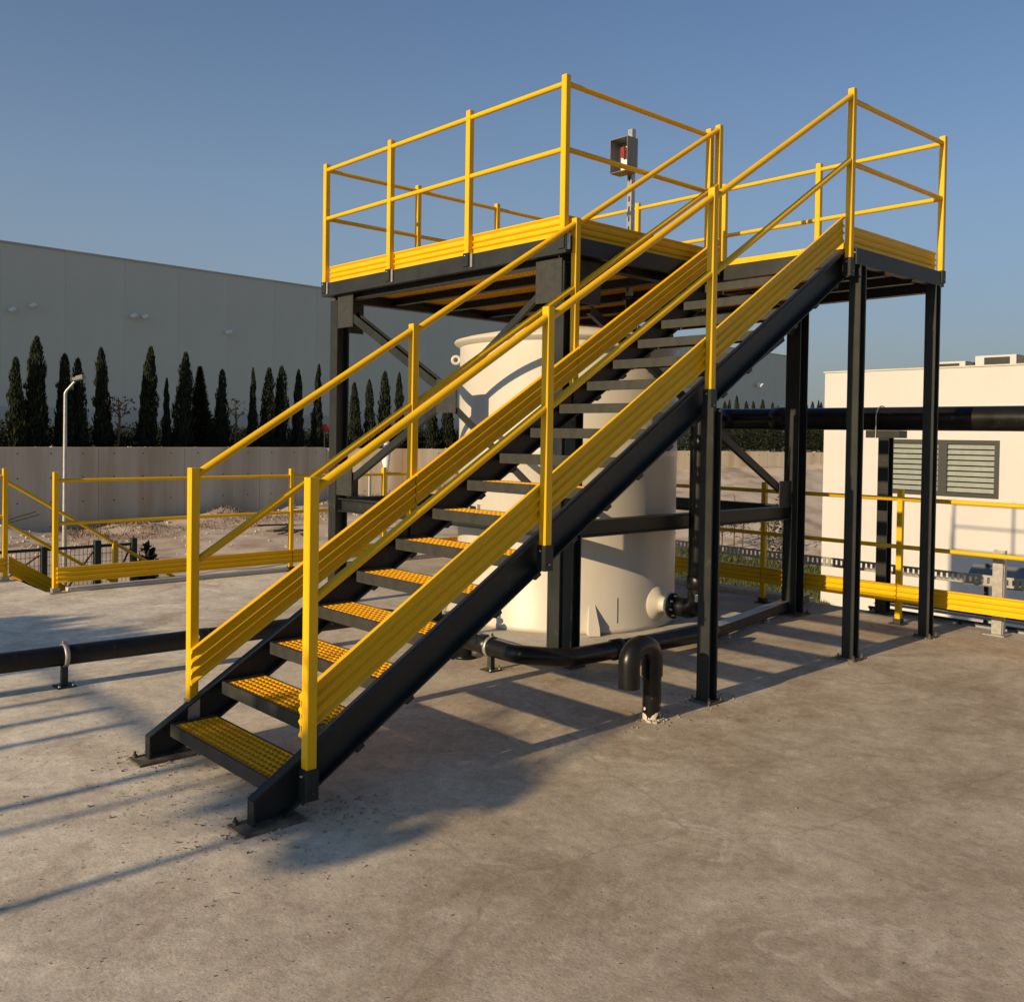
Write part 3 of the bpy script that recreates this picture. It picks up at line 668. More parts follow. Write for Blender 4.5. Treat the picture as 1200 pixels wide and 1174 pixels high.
# ---------------------------------------------------------------- grey posts with cable tray, canopy, low frame (right)
tr = thing('cable_tray', (7.1, 0, 0), 'long perforated galvanised cable tray along the right edge of the deck', 'cable tray')
m = MB(); xT = 6.98
m.bb(xT, xT+.012, -3.5, 3.6, .33, .348); m.bb(xT, xT+.012, -3.5, 3.6, .40, .42)
k = -3.5
while k < 3.6: m.bb(xT+.001, xT+.011, k, k+.030, .34, .41); k += .052
m.bb(xT+.012, xT+.20, -3.5, 3.6, .326, .330)
m.build('side_rail', GALV, tr)
tp = thing('tray_post', (6.487, -.344, 0), 'short pale galvanised post bolted to the deck in front of the yellow toe board', 'post')
m = MB(); m.prism(cprof(.09, .05, .006), (6.50, -.344, .010), (6.50, -.344, .70), X, upv=Y); m.prism(cprof(.085, -.0, .006)[:0] or [(-.02, -.04), (.0, -.04), (.0, .04), (-.02, .04)], (6.495, -.344, .010), (6.495, -.344, .68), X, upv=Y); m.build('channel', GALV, tp)
m = MB(); m.bb(6.41, 6.58, -.43, -.26, .002, .012); m.build('base_plate', GALV, tp)
cn = thing('metal_canopy', (7.9, -.4, .3), 'dark metal canopy sheet just above deck level below the white building', 'canopy')
m = MB()
cA = [Vector((8.0, .55, .20)), Vector((8.35, .60, .34)), Vector((8.35, -3.0, .42)), Vector((8.0, -3.0, .16))]
m.add(cA+[c-Vector((0, 0, .025)) for c in cA], [(0, 1, 2, 3), (7, 6, 5, 4), (0, 4, 5, 1), (1, 5, 6, 2), (2, 6, 7, 3), (3, 7, 4, 0)]); m.build('sheet', BOXG, cn)
for yy in (.45, -.5, -1.5): m = MB(); m.bb(8.3, 8.33, yy-.02, yy+.02, -2.0, .36); m.build('leg', FRAME, cn)
m = MB(); m.lathe([(0, .055), (.04, .04), (.05, 0)], (8.2, -.28, .375), Z, 12)
o = m.build('lamp', RED, cn); o['label'] = 'small red lamp on top'
lf = thing('low_steel_frame', (6.95, .3, 0), 'low dark steel frame with pale panels beyond the deck edge behind the columns', 'frame')
m = MB()
for zz, xx in ((-.12, 6.82), (.00, 6.82), (.06, 6.95), (-.12, 7.2)): m.bb(xx, xx+.03, -.75, .95, zz, zz+.022)
for yy in (-.74, .1, .93): m.bb(6.825, 6.84, yy-.012, yy+.012, -.11, .0)
m.build('rails', FRAME, lf)
m = MB(); m.bb(6.845, 6.85, -.72, .92, -.10, .0); m.bb(6.86, 7.0, -.72, .92, .045, .05); m.build('panel', PANELB, lf)

# ---------------------------------------------------------------- white building on the right
bd = thing('white_building', (17.05, 7.26, -1.9), 'low cream rendered building with a grey framed louvred window on the right', 'building')
m = MB(); X0, X1, Y0, Y1, ZB0, ZB1 = 17.05, 32, -22, 7.26, -2.6, 3.03
wy0, wy1, wz0, wz1 = 3.64, 5.83, .53, 1.63
def quadbox(x0, x1, y0, y1, z0, z1): m.bb(x0, x1, y0, y1, z0, z1)
quadbox(X0, X0+.2, wy1, Y1, ZB0, ZB1); quadbox(X0, X0+.2, Y0, wy0, ZB0, ZB1)
quadbox(X0, X0+.2, wy0, wy1, ZB0, wz0); quadbox(X0, X0+.2, wy0, wy1, wz1, ZB1)
quadbox(X0+.2, X1, Y1-.2, Y1, ZB0, ZB1); quadbox(X0+.2, X1, Y0, Y0+.2, ZB0, ZB1); quadbox(X1-.2, X1, Y0+.2, Y1-.2, ZB0, ZB1)
m.build('wall', RENDER, bd)
m = MB(); m.bb(X0+.2, X1-.2, Y0+.2, Y1-.2, 2.6, 2.75); m.build('roof', GREYT, bd)
m = MB(); m.bb(X0-.025, X0+.22, Y0-.02, Y1+.025, ZB1, ZB1+.03); m.bb(X0+.22, X1, Y1-.2, Y1+.025, ZB1, ZB1+.03); m.build('parapet_cap', GREYT, bd)
win = MB()
win.bb(X0-.012, X0+.06, wy0, wy0+.09, wz0, wz1); win.bb(X0-.012, X0+.06, wy1-.09, wy1, wz0, wz1)
win.bb(X0-.012, X0+.06, wy0+.09, wy1-.09, wz1-.08, wz1); win.bb(X0-.012, X0+.06, wy0+.09, wy1-.09, wz0, wz0+.08)
ym = 4.70; win.bb(X0-.014, X0+.05, ym-.085, ym+.085, wz0+.08, wz1-.08)
w = win.build('window', FRAME, bd)
m = MB(); m.bb(X0+.10, X0+.11, wy0+.05, wy1-.05, wz0+.04, wz1-.04); m.build('backing_pane', GLASS, w)
for (a, b) in ((wy0+.093, ym-.088), (ym+.088, wy1-.093)):
    n = 9; hgt = (wz1-wz0-.16)/n
    for k in range(n):
        zc3 = wz0+.08+hgt*(k+.5)
        m = MB(); m.box((X0+.025, (a+b)/2, zc3), (.010, b-a, hgt*.78), Matrix.Rotation(R(14), 3, 'Y')); m.build('louvre', SLATG, w)
def ac(y0, y1, x, label, z0=2.2, z1=2.66):
    t = thing('air_conditioner', (x, (y0+y1)/2, z0), label, 'air conditioner', 'rooftop air conditioners on the white building')
    m = MB(); m.bb(x, x+.4, y0, y1, z0, z1); m.build('casing', RENDER, t)
    m = MB(); m.bb(x-.006, x, y0+.12, y1-.18, z0+.06, z1-.04); m.build('grille', DRK, t)
    m = MB(); m.bb(x+.02, x+.3, y0-.16, y0-.002, z0+.02, z1-.03); m.build('coil', DRK2, t)
ac(4.95, 5.75, 18.6, 'pale air conditioner on the roof, left one of the two, nearer the column', 2.76, 3.28)
ac(3.95, 4.75, 18.6, 'pale air conditioner on the roof, right one of the two', 2.76, 3.37)

# ---------------------------------------------------------------- retaining wall
rw = thing('retaining_wall', (4.72, 22.29, -1.3), 'long stained concrete retaining wall below the cypress trees', 'retaining wall')
def wall_seg(p, q, n, ztop):
    p, q = Vector((*p, 0)), Vector((*q, 0)); d = (q-p).normalized(); nr = Vector((d.y, -d.x, 0))
    if nr.y > 0: nr = -nr
    L = (q-p).length/n
    for i in range(n):
        a, b = p+d*(L*i+.005), p+d*(L*(i+1)-.005); off = nr*random.uniform(0, .008)
        m = MB(); vs = [a+off, b+off, b-nr*.3, a-nr*.3]
        m.add([Vector((v.x, v.y, -2.0)) for v in vs]+[Vector((v.x, v.y, ztop)) for v in vs], [(3, 2, 1, 0), (4, 5, 6, 7), (0, 1, 5, 4), (1, 2, 6, 5), (2, 3, 7, 6), (3, 0, 4, 7)])
        o = m.build('wall_panel', CONC, rw)
        if p.x > -20 and a.x < 40:
            m = MB(); w_ = (b-a).length
            for zi in range(int((ztop+1.0)/.6)+1):
                for xi in range(3):
                    c = a+off+d*(w_*(xi+.5)/3); c.z = -.9+zi*.62
                    if c.z < ztop-.1: m.lathe([(0, .004), (.020, .004)], c, nr, 8); 
            if m.f: m.build('tie_hole', DRK, o)
wall_seg(WALLPTS[0], WALLPTS[1], 26, 1.12); wall_seg(WALLPTS[1], WALLPTS[2], 4, 1.12); wall_seg(WALLPTS[2], WALLPTS[3], 7, 1.10); wall_seg(WALLPTS[3], WALLPTS[4], 18, 1.08)

# ---------------------------------------------------------------- warehouse
wh = thing('grey_warehouse', (14.95, 62.56, 1.0), 'huge plain grey warehouse wall closing the view behind the trees', 'warehouse')
p0, p1 = Vector((14.95, 62.56, 0)), Vector((116.7, 69.69, 0)); d = (p1-p0).normalized(); nr = Vector((d.y, -d.x, 0))
L = (p1-p0).length; HW = 13.18
ext = 12; n = 26; pw = L/n
pm = {}
def panel_mesh(w):
    m = MB(); ch = .012
    vs = [(0, 0, 2.95), (w, 0, 2.95), (w, 0, HW), (0, 0, HW)]
    fr = [(ch, -ch, 2.95), (w-ch, -ch, 2.95), (w-ch, -ch, HW), (ch, -ch, HW)]
    m.add(vs+fr, [(4, 5, 6, 7), (0, 4, 7, 3), (5, 1, 2, 6), (7, 6, 2, 3), (0, 1, 5, 4)])
    return m.mesh('wall_panel', GREYP)
me = panel_mesh(pw)
az = math.atan2(d.y, d.x); wh.rotation_euler.z = az
for i in range(-ext, n):
    o = bpy.data.objects.new('wall_panel', me); COL.objects.link(o); o.parent = wh; o.location = (pw*i, -.02+random.uniform(-.01, .01), -1.0)
W_ = pw*(n+ext)
m = MB(); m.bb(-pw*ext, L, 0, 60, 0, HW-1-.05); m.build('wall', GREYP, wh).matrix_parent_inverse = Matrix()
m = MB(); m.bb(-pw*ext, L, -.10, -.002, 0, 1.95); m.build('plinth', GREYT, wh).matrix_parent_inverse = Matrix()
m = MB(); m.bb(-pw*ext, L+.05, -.12, 60, HW-1.0, HW-.9); m.build('roof_edge', GREYT, wh).matrix_parent_inverse = Matrix()
m = MB(); m.bb(44.6, 44.75, -.1, .05, HW-.9, HW-.3); m.build('roof_mast', DRK, wh).matrix_parent_inverse = Matrix()
def onwall(px, py):   # point of the warehouse facade seen at a photo pixel
    dr = fw + r2*((px-CX)/F_PX) - u2*((py-CY)/F_PX)
    t = (p0-CAM).dot(nr)/dr.dot(nr); return CAM+dr*t
FL = [((12, 364), 'floodlight on the warehouse wall, leftmost of the leftmost pair', 1), ((36, 359), 'floodlight on the warehouse wall, right one of the leftmost pair', 0), ((154, 371), 'dim floodlight on the warehouse wall, left one of the middle pair', 0), ((167, 372), 'bright floodlight on the warehouse wall, right one of the middle pair', 0), ((265, 390), 'single tilted floodlight on the warehouse wall above the cypresses', 1), ((885, 452), 'small floodlight near the right end of the warehouse wall', 1)]
for (px, py), lb, tl in FL:
    c = onwall(px, py); s = (c-CAM).length/60*.72
    t = thing('floodlight', c, lb, 'floodlight', 'floodlights on the warehouse wall'); t.rotation_euler.z = az
    m = MB(); m.box((0, -.45*s, .05*s), (.44*s, .40*s, .14*s), Matrix.Rotation(R(-28), 3, 'Y') @ Matrix.Rotation(R(20), 3, 'X')); o = m.build('head', WHITE, t); o.matrix_parent_inverse = Matrix()
    m = MB(); m.box((.0, -.2*s, 0), (.06*s, .4*s, .06*s)); o = m.build('arm', FRAME, t); o.matrix_parent_inverse = Matrix()

# ---------------------------------------------------------------- vegetation
def foliage(m, cen, rad, n, size, kind='up', seed=1, shell=.45):
    rnd = random.Random(seed)
    for i in range(n):
        while True:
            p = Vector((rnd.uniform(-1, 1), rnd.uniform(-1, 1), rnd.uniform(-1, 1)))
            if shell < p.length < 1: break
        p = Vector((cen[0]+p.x*rad[0], cen[1]+p.y*rad[1], cen[2]+p.z*rad[2]))
        s = size*rnd.uniform(.5, 1.4)
        if kind == 'up': a = Vector((rnd.uniform(-.3, .3), rnd.uniform(-.3, .3), 1)).normalized()
        else: a = Vector((rnd.uniform(-1, 1), rnd.uniform(-1, 1), rnd.uniform(-.6, 1))).normalized()
        b = a.orthogonal().normalized(); b = Matrix.Rotation(rnd.uniform(0, 6.28), 3, a) @ b
        w = s*.38 if kind == 'up' else s*.5
        m.add([p-a*s*.5, p+b*w*.5, p+a*s*.5, p-b*w*.5], [(0, 1, 2, 3)])
def cypress_mesh(seed, H=1.0, W=.13, fork=0, n=2600, fir=False):
    rnd = random.Random(seed); m = MB()
    tops = [(0, 0, 1.0, 1.0)]
    for k in range(fork): tops.append((rnd.uniform(-.6, .6), rnd.uniform(-.3, .3), rnd.uniform(.55, .86), rnd.uniform(.45, .7)))
    tot = sum(t[3] for t in tops)
    for ox, oy, ht, ws in tops:
        for i in range(int(n*ws/tot)):
            t = rnd.random()**1.15
            prof = (min(1, (t+.10)*4)**.5)*(1-t)**(.42 if not fir else .85)*1.12
            a = rnd.uniform(0, 6.28); prof *= .80+.55*mnoise.noise(Vector((ox*3+seed*5+math.cos(a)*.9, t*9, math.sin(a)*.9)))+.22*rnd.random()
            r = prof*W*ws*(rnd.random()**.45)
            z = t*H*ht
            p = Vector((ox*W+math.cos(a)*r, oy*W+math.sin(a)*r, z))
            s = rnd.uniform(.022, .058)*H*(1.25-.5*t)
            ax = Vector((math.cos(a)*(.16 if not fir else .8)+rnd.uniform(-.12, .12), math.sin(a)*(.16 if not fir else .8)+rnd.uniform(-.12, .12), 1 if not fir else .45)).normalized()
            b = ax.orthogonal().normalized(); b = Matrix.Rotation(rnd.uniform(0, 6.28), 3, ax) @ b; w = s*.15
            m.add([p-ax*s*.5, p+b*w, p+ax*s*.7, p-b*w], [(0, 1, 2, 3)])
    return m
CYP = [cypress_mesh(s, 1, w, fk, 7500, fir) for s, w, fk, fir in ((1, .105, 1, False), (2, .11, 2, False), (3, .10, 3, False), (4, .09, 1, False), (5, .14, 0, True), (6, .10, 4, False))]
CYPM = [c.mesh('crown', LEAF) for c in CYP]
tk = MB(); tk.tube([(0, 0, -.02), (0, 0, .5), (0, 0, .92)], [.014, .010, .003], 7); TKM = tk.mesh('trunk', BARK)
def at_depth(px, depth, z=1.0):
    k = (px-CX)/F_PX; v = CAM+(Fh+Rh*k)*depth; return Vector((v.x, v.y, z))
def hz(px): return 510.2+(px-603)*.0147      # horizon row
def wall_depth(px):
    return lerp(23.4, 30.5, px/383) if px < 383 else lerp(30.5, 38, (px-383)/517)
TREES = [(19, 420, 18, 1, 'narrow dark cypress at the far left edge'), (40, 396, 25, 0, 'tallest and broadest cypress near the left edge'),
 (76, 416, 22, 2, 'brown tinged forked cypress left of the lamp head'), (93, 421, 20, 5, 'dark bushy cypress behind the lamp head'),
 (121, 409, 21, 3, 'double topped cypress right of the street lamp'), (172, 408, 19, 0, 'slim pointed cypress with a yellowish tip'),
 (195, 444, 10, 3, 'very thin short cypress between two taller ones'), (214, 414, 21, 1, 'blunt topped tall cypress right of the thin one'),
 (236, 430, 21, 4, 'tiered fir like conifer among the cypresses'), (258, 434, 18, 2, 'bushy cypress right of the tiered conifer'),
 (295, 432, 11, 3, 'thin cypress at the left of the dense middle cluster'), (313, 432, 17, 1, 'soft topped cypress second in the middle cluster'),
 (331, 430, 18, 2, 'broad dark cypress third in the middle cluster'), (348, 434, 12, 0, 'slender cypress fourth in the middle cluster'),
 (370, 428, 13, 3, 'slim cypress just left of the platform corner column'), (416, 449, 13, 1, 'small cypress seen just right of the corner column'),
 (434, 446, 12, 0, 'thin cypress seen under the left diagonal brace'), (450, 436, 16, 2, 'wide cypress seen under the platform left of the stair post'),
 (468, 438, 13, 3, 'cypress seen under the platform right beside the stair post'), (506, 470, 16, 5, 'low bushy cypress seen through the crossed braces'),
 (524, 462, 14, 1, 'cypress just left of the cream tank')]
first = {}
def plant(px, ytop, w, kind, label, depth, grp, name='cypress_tree'):
    base = at_depth(px, depth); Ht = CAM.z-1.0+(hz(px)-ytop)*depth/F_PX
    Wm = w*depth/F_PX; t = thing(name, base, label, 'cypress' if name == 'cypress_tree' else 'tree', grp)
    for nm, me in (('crown', CYPM[kind]), ('trunk', TKM)):
        o = bpy.data.objects.new(nm, me); COL.objects.link(o); o.parent = t
    sx = Wm/(2*.088); t.scale = (sx, sx, Ht); t.rotation_euler = (random.uniform(-.03, .03), random.uniform(-.03, .03), random.uniform(0, 6.28))
    return t
for px, yt, w, k, lb in TREES: plant(px, yt, w, k, lb, wall_depth(px)+1.6, 'cypress trees on top of the retaining wall')
FARP = [(847, 471, 8), (853, 469, 7), (863, 464, 8), (874, 471, 10), (883, 471, 8), (894, 469, 10), (903, 472, 8), (912, 476, 8), (924, 473, 9), (944, 474, 9), (951, 471, 8), (957, 470, 7), (962, 472, 7), (968, 472, 7)]
for i, (px, yt, w) in enumerate(FARP):
    plant(px, yt, w, i % 4, 'small distant cypress, %s from the left in the row seen right of the tank' % ['first', 'second', 'third', 'fourth', 'fifth', 'sixth', 'seventh', 'eighth', 'ninth', 'tenth', 'eleventh', 'twelfth', 'thirteenth', 'fourteenth'][i], wall_depth(px)+14, 'distant cypresses right of the tank')
# hedge mass between the trunks
def hedge():
    m = MB(); rnd = random.Random(5)
    px = -60
    while px < 985:
        for r in range(3):
            dep = wall_depth(px)+2.2+r*1.3; h = rnd.uniform(.48, .85) if px < 800 else rnd.uniform(1.0, 1.7)
            c = at_depth(px+rnd.uniform(-6, 6), dep, 1.0+h*.45)
            foliage(m, c, (.75, .75, h*.62), 330, .10, 'any', rnd.random(), .1)
        px += 17 if px < 383 else 13
    return m
tag(hedge().build('hedge', LEAF2), 'dark low hedge along the top of the retaining wall', 'hedge', kind='stuff')
# pale stones on top of the wall
m = MB(); rnd = random.Random(9)
for i in range(150):
    px = rnd.uniform(-20, 980); c = at_depth(px, wall_depth(px)+.55, 1.05); s = rnd.uniform(.03, .10)
    m.box(c, (s*1.3, s, s), Matrix.Rotation(rnd.uniform(0, 3), 3, Vector((rnd.random(), rnd.random(), 1)).normalized()))
tag(m.build('edging_stones', STONE), 'pale stones lying along the top of the retaining wall', 'stones', kind='stuff')
# small umbrella-shaped reddish tree, bare shrub
def small_tree(px, ytop, depth, w, label, mt, zb_=1.0, n=170):
    b = at_depth(px, depth, zb_); Ht = CAM.z-zb_+(hz(px)-ytop)*depth/F_PX
    t = thing('small_tree', b, label, 'tree')
    m = MB(); m.tube([b, b+Vector((.05, 0, Ht*.6)), b+Vector((0, 0, Ht*.95))], [.04, .03, .01], 6)
    for k in range(6):
        a = k*1.05; m.tube([b+Vector((0, 0, Ht*(.55+.05*k))), b+Vector((math.cos(a)*w*.8, math.sin(a)*w*.8, Ht*(.80+.03*k)))], [.015, .005], 5)
    m.build('trunk', BARK, t)
    m = MB(); foliage(m, b+Vector((0, 0, Ht*.80)), (w*.9, w*.9, Ht*.20), n, .10, 'any', int(px), .1); m.build('crown', mt, t)
small_tree(138, 463, wall_depth(138)+1.4, .55, 'small reddish flat topped tree right of the double cypress', LEAF3)
small_tree(275, 466, wall_depth(275)+1.2, .45, 'thin sparse conifer between the bushy cypress and the middle cluster', LEAF, n=70)

# grass strip, saplings right
gs = MB(); rnd = random.Random(11)
for i in range(26000):
    px = rnd.uniform(690, 975); dep = rnd.uniform(14, 25.5); c = at_depth(px, dep, 0)
    if c.x < 7.3: continue
    z = ground_z(c.x, c.y)+.06; h = rnd.uniform(.05, .14); a = rnd.uniform(0, 6.28); w = Vector((math.cos(a), math.sin(a), 0))*.012
    p = Vector((c.x, c.y, z)); l = Vector((rnd.uniform(-.04, .04), rnd.uniform(-.04, .04), h)); gs.add([p-w, p+w, p+l], [(0, 1, 2)])
tag(gs.build('grass', GRASS), 'green and dry grass strip beyond the deck on the right', 'grass', kind='stuff')
tf = MB(); xs = [7.0, 9.0, 11.0, 13.0, 15.0]
vs = []; nn = 40
for i in range(nn+1):
    for j in range(nn+1):
        px = lerp(660, 975, i/nn); dep = lerp(10.5, 25.6+.5*math.sin(i*1.3), j/nn); c = at_depth(px, dep, 0); vs.append((max(c.x, 6.75), c.y, ground_z(c.x, c.y)+.09))
tf.add(vs, [(i*(nn+1)+j, i*(nn+1)+j+1, (i+1)*(nn+1)+j+1, (i+1)*(nn+1)+j) for i in range(nn) for j in range(nn)], True)
tag(tf.build('lawn', TURF), 'worn lawn strip beyond the deck on the right', kind='structure')
SAP = [(848, 592, 'thin bare sapling just right of the middle stair column'), (862, 580, 'tallest bare sapling left of the yellow post'), (872, 588, 'bare sapling touching the left side of the yellow post'), (902, 596, 'low bare sapling right of the yellow post'), (918, 575, 'dense brown green shrub beside the broad column')]
for px, yt, lb in SAP:
    dep = 26.2 if px < 915 else 22; b = at_depth(px, dep, 0); b.z = ground_z(b.x, b.y); Ht = CAM.z-b.z-(yt-hz(px))*dep/F_PX
    t = thing('sapling', b, lb, 'sapling', 'young plants on the grass strip'); m = MB(); rnd = random.Random(px)
    m.tube([b, b+Vector((.03, 0, Ht*.5)), b+Vector((0, .02, Ht))], [.02, .015, .006], 5)
    for k in range(9):
        z = Ht*rnd.uniform(.2, .9); a = rnd.uniform(0, 6.28); l = rnd.uniform(.15, .4); m.tube([b+Vector((0, 0, z)), b+Vector((math.cos(a)*l, math.sin(a)*l, z+rnd.uniform(-.05, .3)))], [.01, .004], 4)
    m.build('stem', BARK, t)
    m = MB(); foliage(m, b+Vector((0, 0, Ht*.6)), (.35, .35, Ht*.4), 90 if px < 915 else 420, .09, 'any', px, .1); m.build('leaves', LEAF if px > 915 else LEAF3, t)

# ---------------------------------------------------------------- left background: lamp, mesh fence, debris
b = at_depth(76, 16.6, -1.25)
lp = thing('street_lamp', b, 'slim pale street lamp with a bent arm behind the left guardrail', 'street lamp')
m = MB(); m.tube([b, b+Vector((0, 0, 2.0)), b+Vector((0, 0, 3.45))], [.045, .035, .028], 10); m.tube([b+Vector((0, 0, 3.45)), b+Vector((0, 0, 3.5))+Rh*.02, b+Vector((0, 0, 3.66))+Rh*.16], [.028, .024, .020], 8); m.build('pole', GALV, lp)
m = MB(); c = b+Vector((0, 0, 3.72))+Rh*.24; rm = Matrix.Rotation(math.atan2(Rh.y, Rh.x), 3, 'Z') @ Matrix.Rotation(R(-14), 3, 'Y')
m.box(c, (.17, .16, .05), rm); m.box(c+Rh*.02+Vector((0, 0, .035)), (.12, .12, .03), rm); m.build('lamp_head', BOXG, lp)
b = at_depth(404, 24, -1.0)
wp_ = thing('white_mast', b, 'slender white mast just right of the platform corner column', 'mast')
m = MB(); m.tube([b, b+Vector((0, 0, 3.5))], .045, 8); m.build('mast', WHITE, wp_)
b = at_depth(433.5, 24, -1.0)
wp_ = thing('short_mast', b, 'shorter grey mast behind the crossed braces', 'mast')
m = MB(); m.tube([b, b+Vector((0, 0, 1.62))], .04, 8); m.build('mast', GALV, wp_)
# white bottle-shaped fixture beside a guardrail post
b = at_depth(461, 11.6, 0); b = Vector((5.30, 6.75, -1.25))
wf = thing('white_fixture', b, 'white tapered fixture with a dark blue band above the far guardrail', 'lamp')
m = MB(); m.tube([b, b+Vector((0, 0, 2.32))], .02, 8); m.build('pole', GALV, wf)
zc5 = 1.07
m = MB(); m.lathe([(0, .02), (.03, .02), (.035, .10), (.055, .20), (.06, .30), (.03, .345), (.03, .355)], (b.x, b.y, zc5-.02), Z, 16); m.lathe([(.03, .395), (.045, .41), (.032, .47), (.008, .52), (0, .52)], (b.x, b.y, zc5-.02), Z, 16); m.build('shade', WHITE, wf)
m = MB(); m.lathe([(.03, .355), (.048, .36), (.048, .39), (.03, .395)], (b.x, b.y, zc5-.02), Z, 16); m.build('band', BLUE, wf)

mf = thing('mesh_fence', (1.84, 9, -1.25), 'dark green steel mesh fence below the left guardrail', 'fence')
fx = [-.6, .62, 1.84, 2.47, 2.93]
for i, x in enumerate(fx):
    m = MB(); m.prism(sqprof(.07 if i != 3 else .08), (x, 9, -1.25), (x, 9, .19 if i > 2 else .15), X); m.build('post', GREENS, mf)
for a, b_ in zip(fx, fx[1:]):
    m = MB(); m.bb(a+.035, b_-.035, 8.985, 9.015, .10, .135); m.build('top_rail', GREENS, mf)
    m = MB(); k = a+.06
    while k < b_-.04: m.bb(k, k+.005, 8.998, 9.002, -1.2, .10); k += .05
    z = -1.18
    while z < .09: m.bb(a+.035, b_-.035, 9.003, 9.006, z, z+.004); z += .10
    m.build('mesh_panel', GREENS, mf)
    m = MB(); m.tube([(a+.04, 9.03, -.75), (b_-.04, 9.03, .05)], .012, 6); m.build('stay', RUST, mf)
m = MB(); m.tube([(2.95, 9.0, -.2), (2.95, 9.0, .0)], .01, 5)
t = thing('dark_shrub', (3.12, 9.05, -1.25), 'spiky dark green shrub at the end of the mesh fence', 'shrub')
m = MB(); m.tube([(3.12, 9.05, -1.25), (3.12, 9.05, -.1)], .03, 6); m.build('stem', BARK, t)
m = MB(); foliage(m, (3.12, 9.05, -.35), (.14, .14, .50), 500, .11, 'any', 4, .1); m.build('leaves', LEAF, t)

def at_gnd(px, py, z):
    dr = fw + r2*((px-CX)/F_PX) - u2*((py-CY)/F_PX); t = (z-CAM.z)/dr.z; return CAM+dr*t
# rods leaning on the wall, rubble, timber
t = thing('leaning_rods', at_depth(25, 23, -1.2), 'two thin dark rods leaning low against the concrete wall at far left', 'rods')
for k in range(2):
    a = at_depth(6+k*4, 22.8, -.62-.05*k); c = at_depth(42+k*4, 22.9, -.40-.07*k); m = MB(); m.tube([a, c], .016, 6); m.build('rod', DRK, t)
m = MB(); rnd = random.Random(21)
for i in range(700):
    px = rnd.uniform(-10, 640); dep = wall_depth(max(0, px))-rnd.uniform(.2, 9)*rnd.random(); c = at_depth(px, dep, 0); s = rnd.uniform(.012, .045)*(1 if rnd.random() < .9 else 2.0)
    m.box((c.x, c.y, ground_z(c.x, c.y)+s*.2), (s*1.4, s, s*.8), Matrix.Rotation(rnd.uniform(0, 3), 3, Vector((rnd.random(), rnd.random(), 1)).normalized()))
tag(m.build('rubble', DIRT), 'scattered stones and rubble on the sandy ground before the wall', 'rubble', kind='stuff')
m = MB(); rnd = random.Random(22)
for i in range(11000):
    px = rnd.uniform(60, 560); dep = wall_depth(px)-.15-3.2*rnd.random()**1.8; c = at_depth(px, dep, 0)
    if mnoise.noise(Vector((c.x*.5, c.y*.5, 2))) < -.08: continue
    z = ground_z(c.x, c.y); h = rnd.uniform(.02, .13)*(.5+rnd.random()); a = rnd.uniform(0, 6.28); w = Vector((math.cos(a), math.sin(a), 0))*.014
    p = Vector((c.x, c.y, z-.02)); m.add([p-w, p+w, p+Vector((rnd.uniform(-.1, .1), rnd.uniform(-.1, .1), h))], [(0, 1, 2)])
tag(m.build('dry_weeds', WEED), 'dry reddish brown weeds along the foot of the wall', 'weeds', kind='stuff')
for k, (px, dep, ln_, az_) in enumerate(((330, 24.5, 1.6, .2), (338, 24.0, 1.2, -.1), (322, 25.2, 1.9, .1), (345, 23.2, 1.4, .5))):
    c = at_depth(px, dep, 0); c.z = ground_z(c.x, c.y)+.07+.02*k; t = MB(); t.box((0, 0, 0), (ln_, .11, .04), Matrix.Rotation(az_-YAW+1.3, 3, 'Z') @ Matrix.Rotation(R(4), 3, 'Y'))
    o = t.build('timber_plank', BARK); o.location = c
    tag(o, ['weathered plank on the sandy ground, longest of the front pair in the loose pile', 'short weathered plank in the middle of the loose pile', 'longest weathered plank at the back of the loose pile', 'weathered plank lying askew at the front of the loose pile'][k], 'plank', 'planks in a loose pile behind the left guardrail')

# red signs behind the hedge
for (px, py), dep, lb, sz in (((380, 502), 32, 'small red round sign behind the trees left of the corner column', .14), ((924, 522), 41, 'slim red sign on a post by the wall right of the tank', .13)):
    c = at_depth(px, dep, 0); c.z = CAM.z-(py-hz(px))*dep/F_PX; t = thing('red_sign', (c.x, c.y, 1.0), lb, 'sign')
    dv = Vector((CAM.x-c.x, CAM.y-c.y, 0)).normalized()
    m = MB(); 
    if px < 500: m.lathe([(0, .012), (sz, .012), (sz, -.012), (0, -.012)], c+dv*.03, dv, 20, False)
    else: m.box(c, (.03, .16, .75), Matrix.Rotation(math.atan2(dv.y, dv.x), 3, 'Z'))
    m.build('plate', RED, t)
    m = MB(); m.tube([(c.x, c.y, 1.0), (c.x, c.y, c.z+.05)], .02, 6); m.build('post', GALV, t)

# ---------------------------------------------------------------- switch box on a slotted channel, above the tank
bx, by = 4.62, 2.15
dr = fw + r2*((737-CX)/F_PX) - u2*((265-CY)/F_PX); tt = (4.45-CAM.x)/dr.x; q = CAM+dr*tt; bx, by = q.x, q.y
sb = thing('switch_box', (bx, by, 2.95), 'open grey control box with red switch on a slotted steel channel behind the guardrail', 'control box')
dep_ = (q-CAM).dot(Fh)
def zpix(py): return CAM.z-(py-hz(737))*dep_/F_PX
zt0, zt1 = 2.62, zpix(154)
m = MB(); m.bb(bx-.003, bx, by-.024, by+.024, zt0, zt1) ; m.bb(bx, bx+.042, by-.024, by-.020, zt0, zt1); m.bb(bx, bx+.042, by+.020, by+.024, zt0, zt1)
m.build('channel', GALV, sb)
m = MB(); z = zt0+.05
while z < zt1-.05: m.bb(bx-.0045, bx-.0031, by-.008, by+.008, z, z+.045); z += .085
m.build('slot', DRK, sb)
zb0, zb1 = zpix(207), zpix(168)
m = MB(); cx_ = bx-.10; hh = (zb1-zb0)
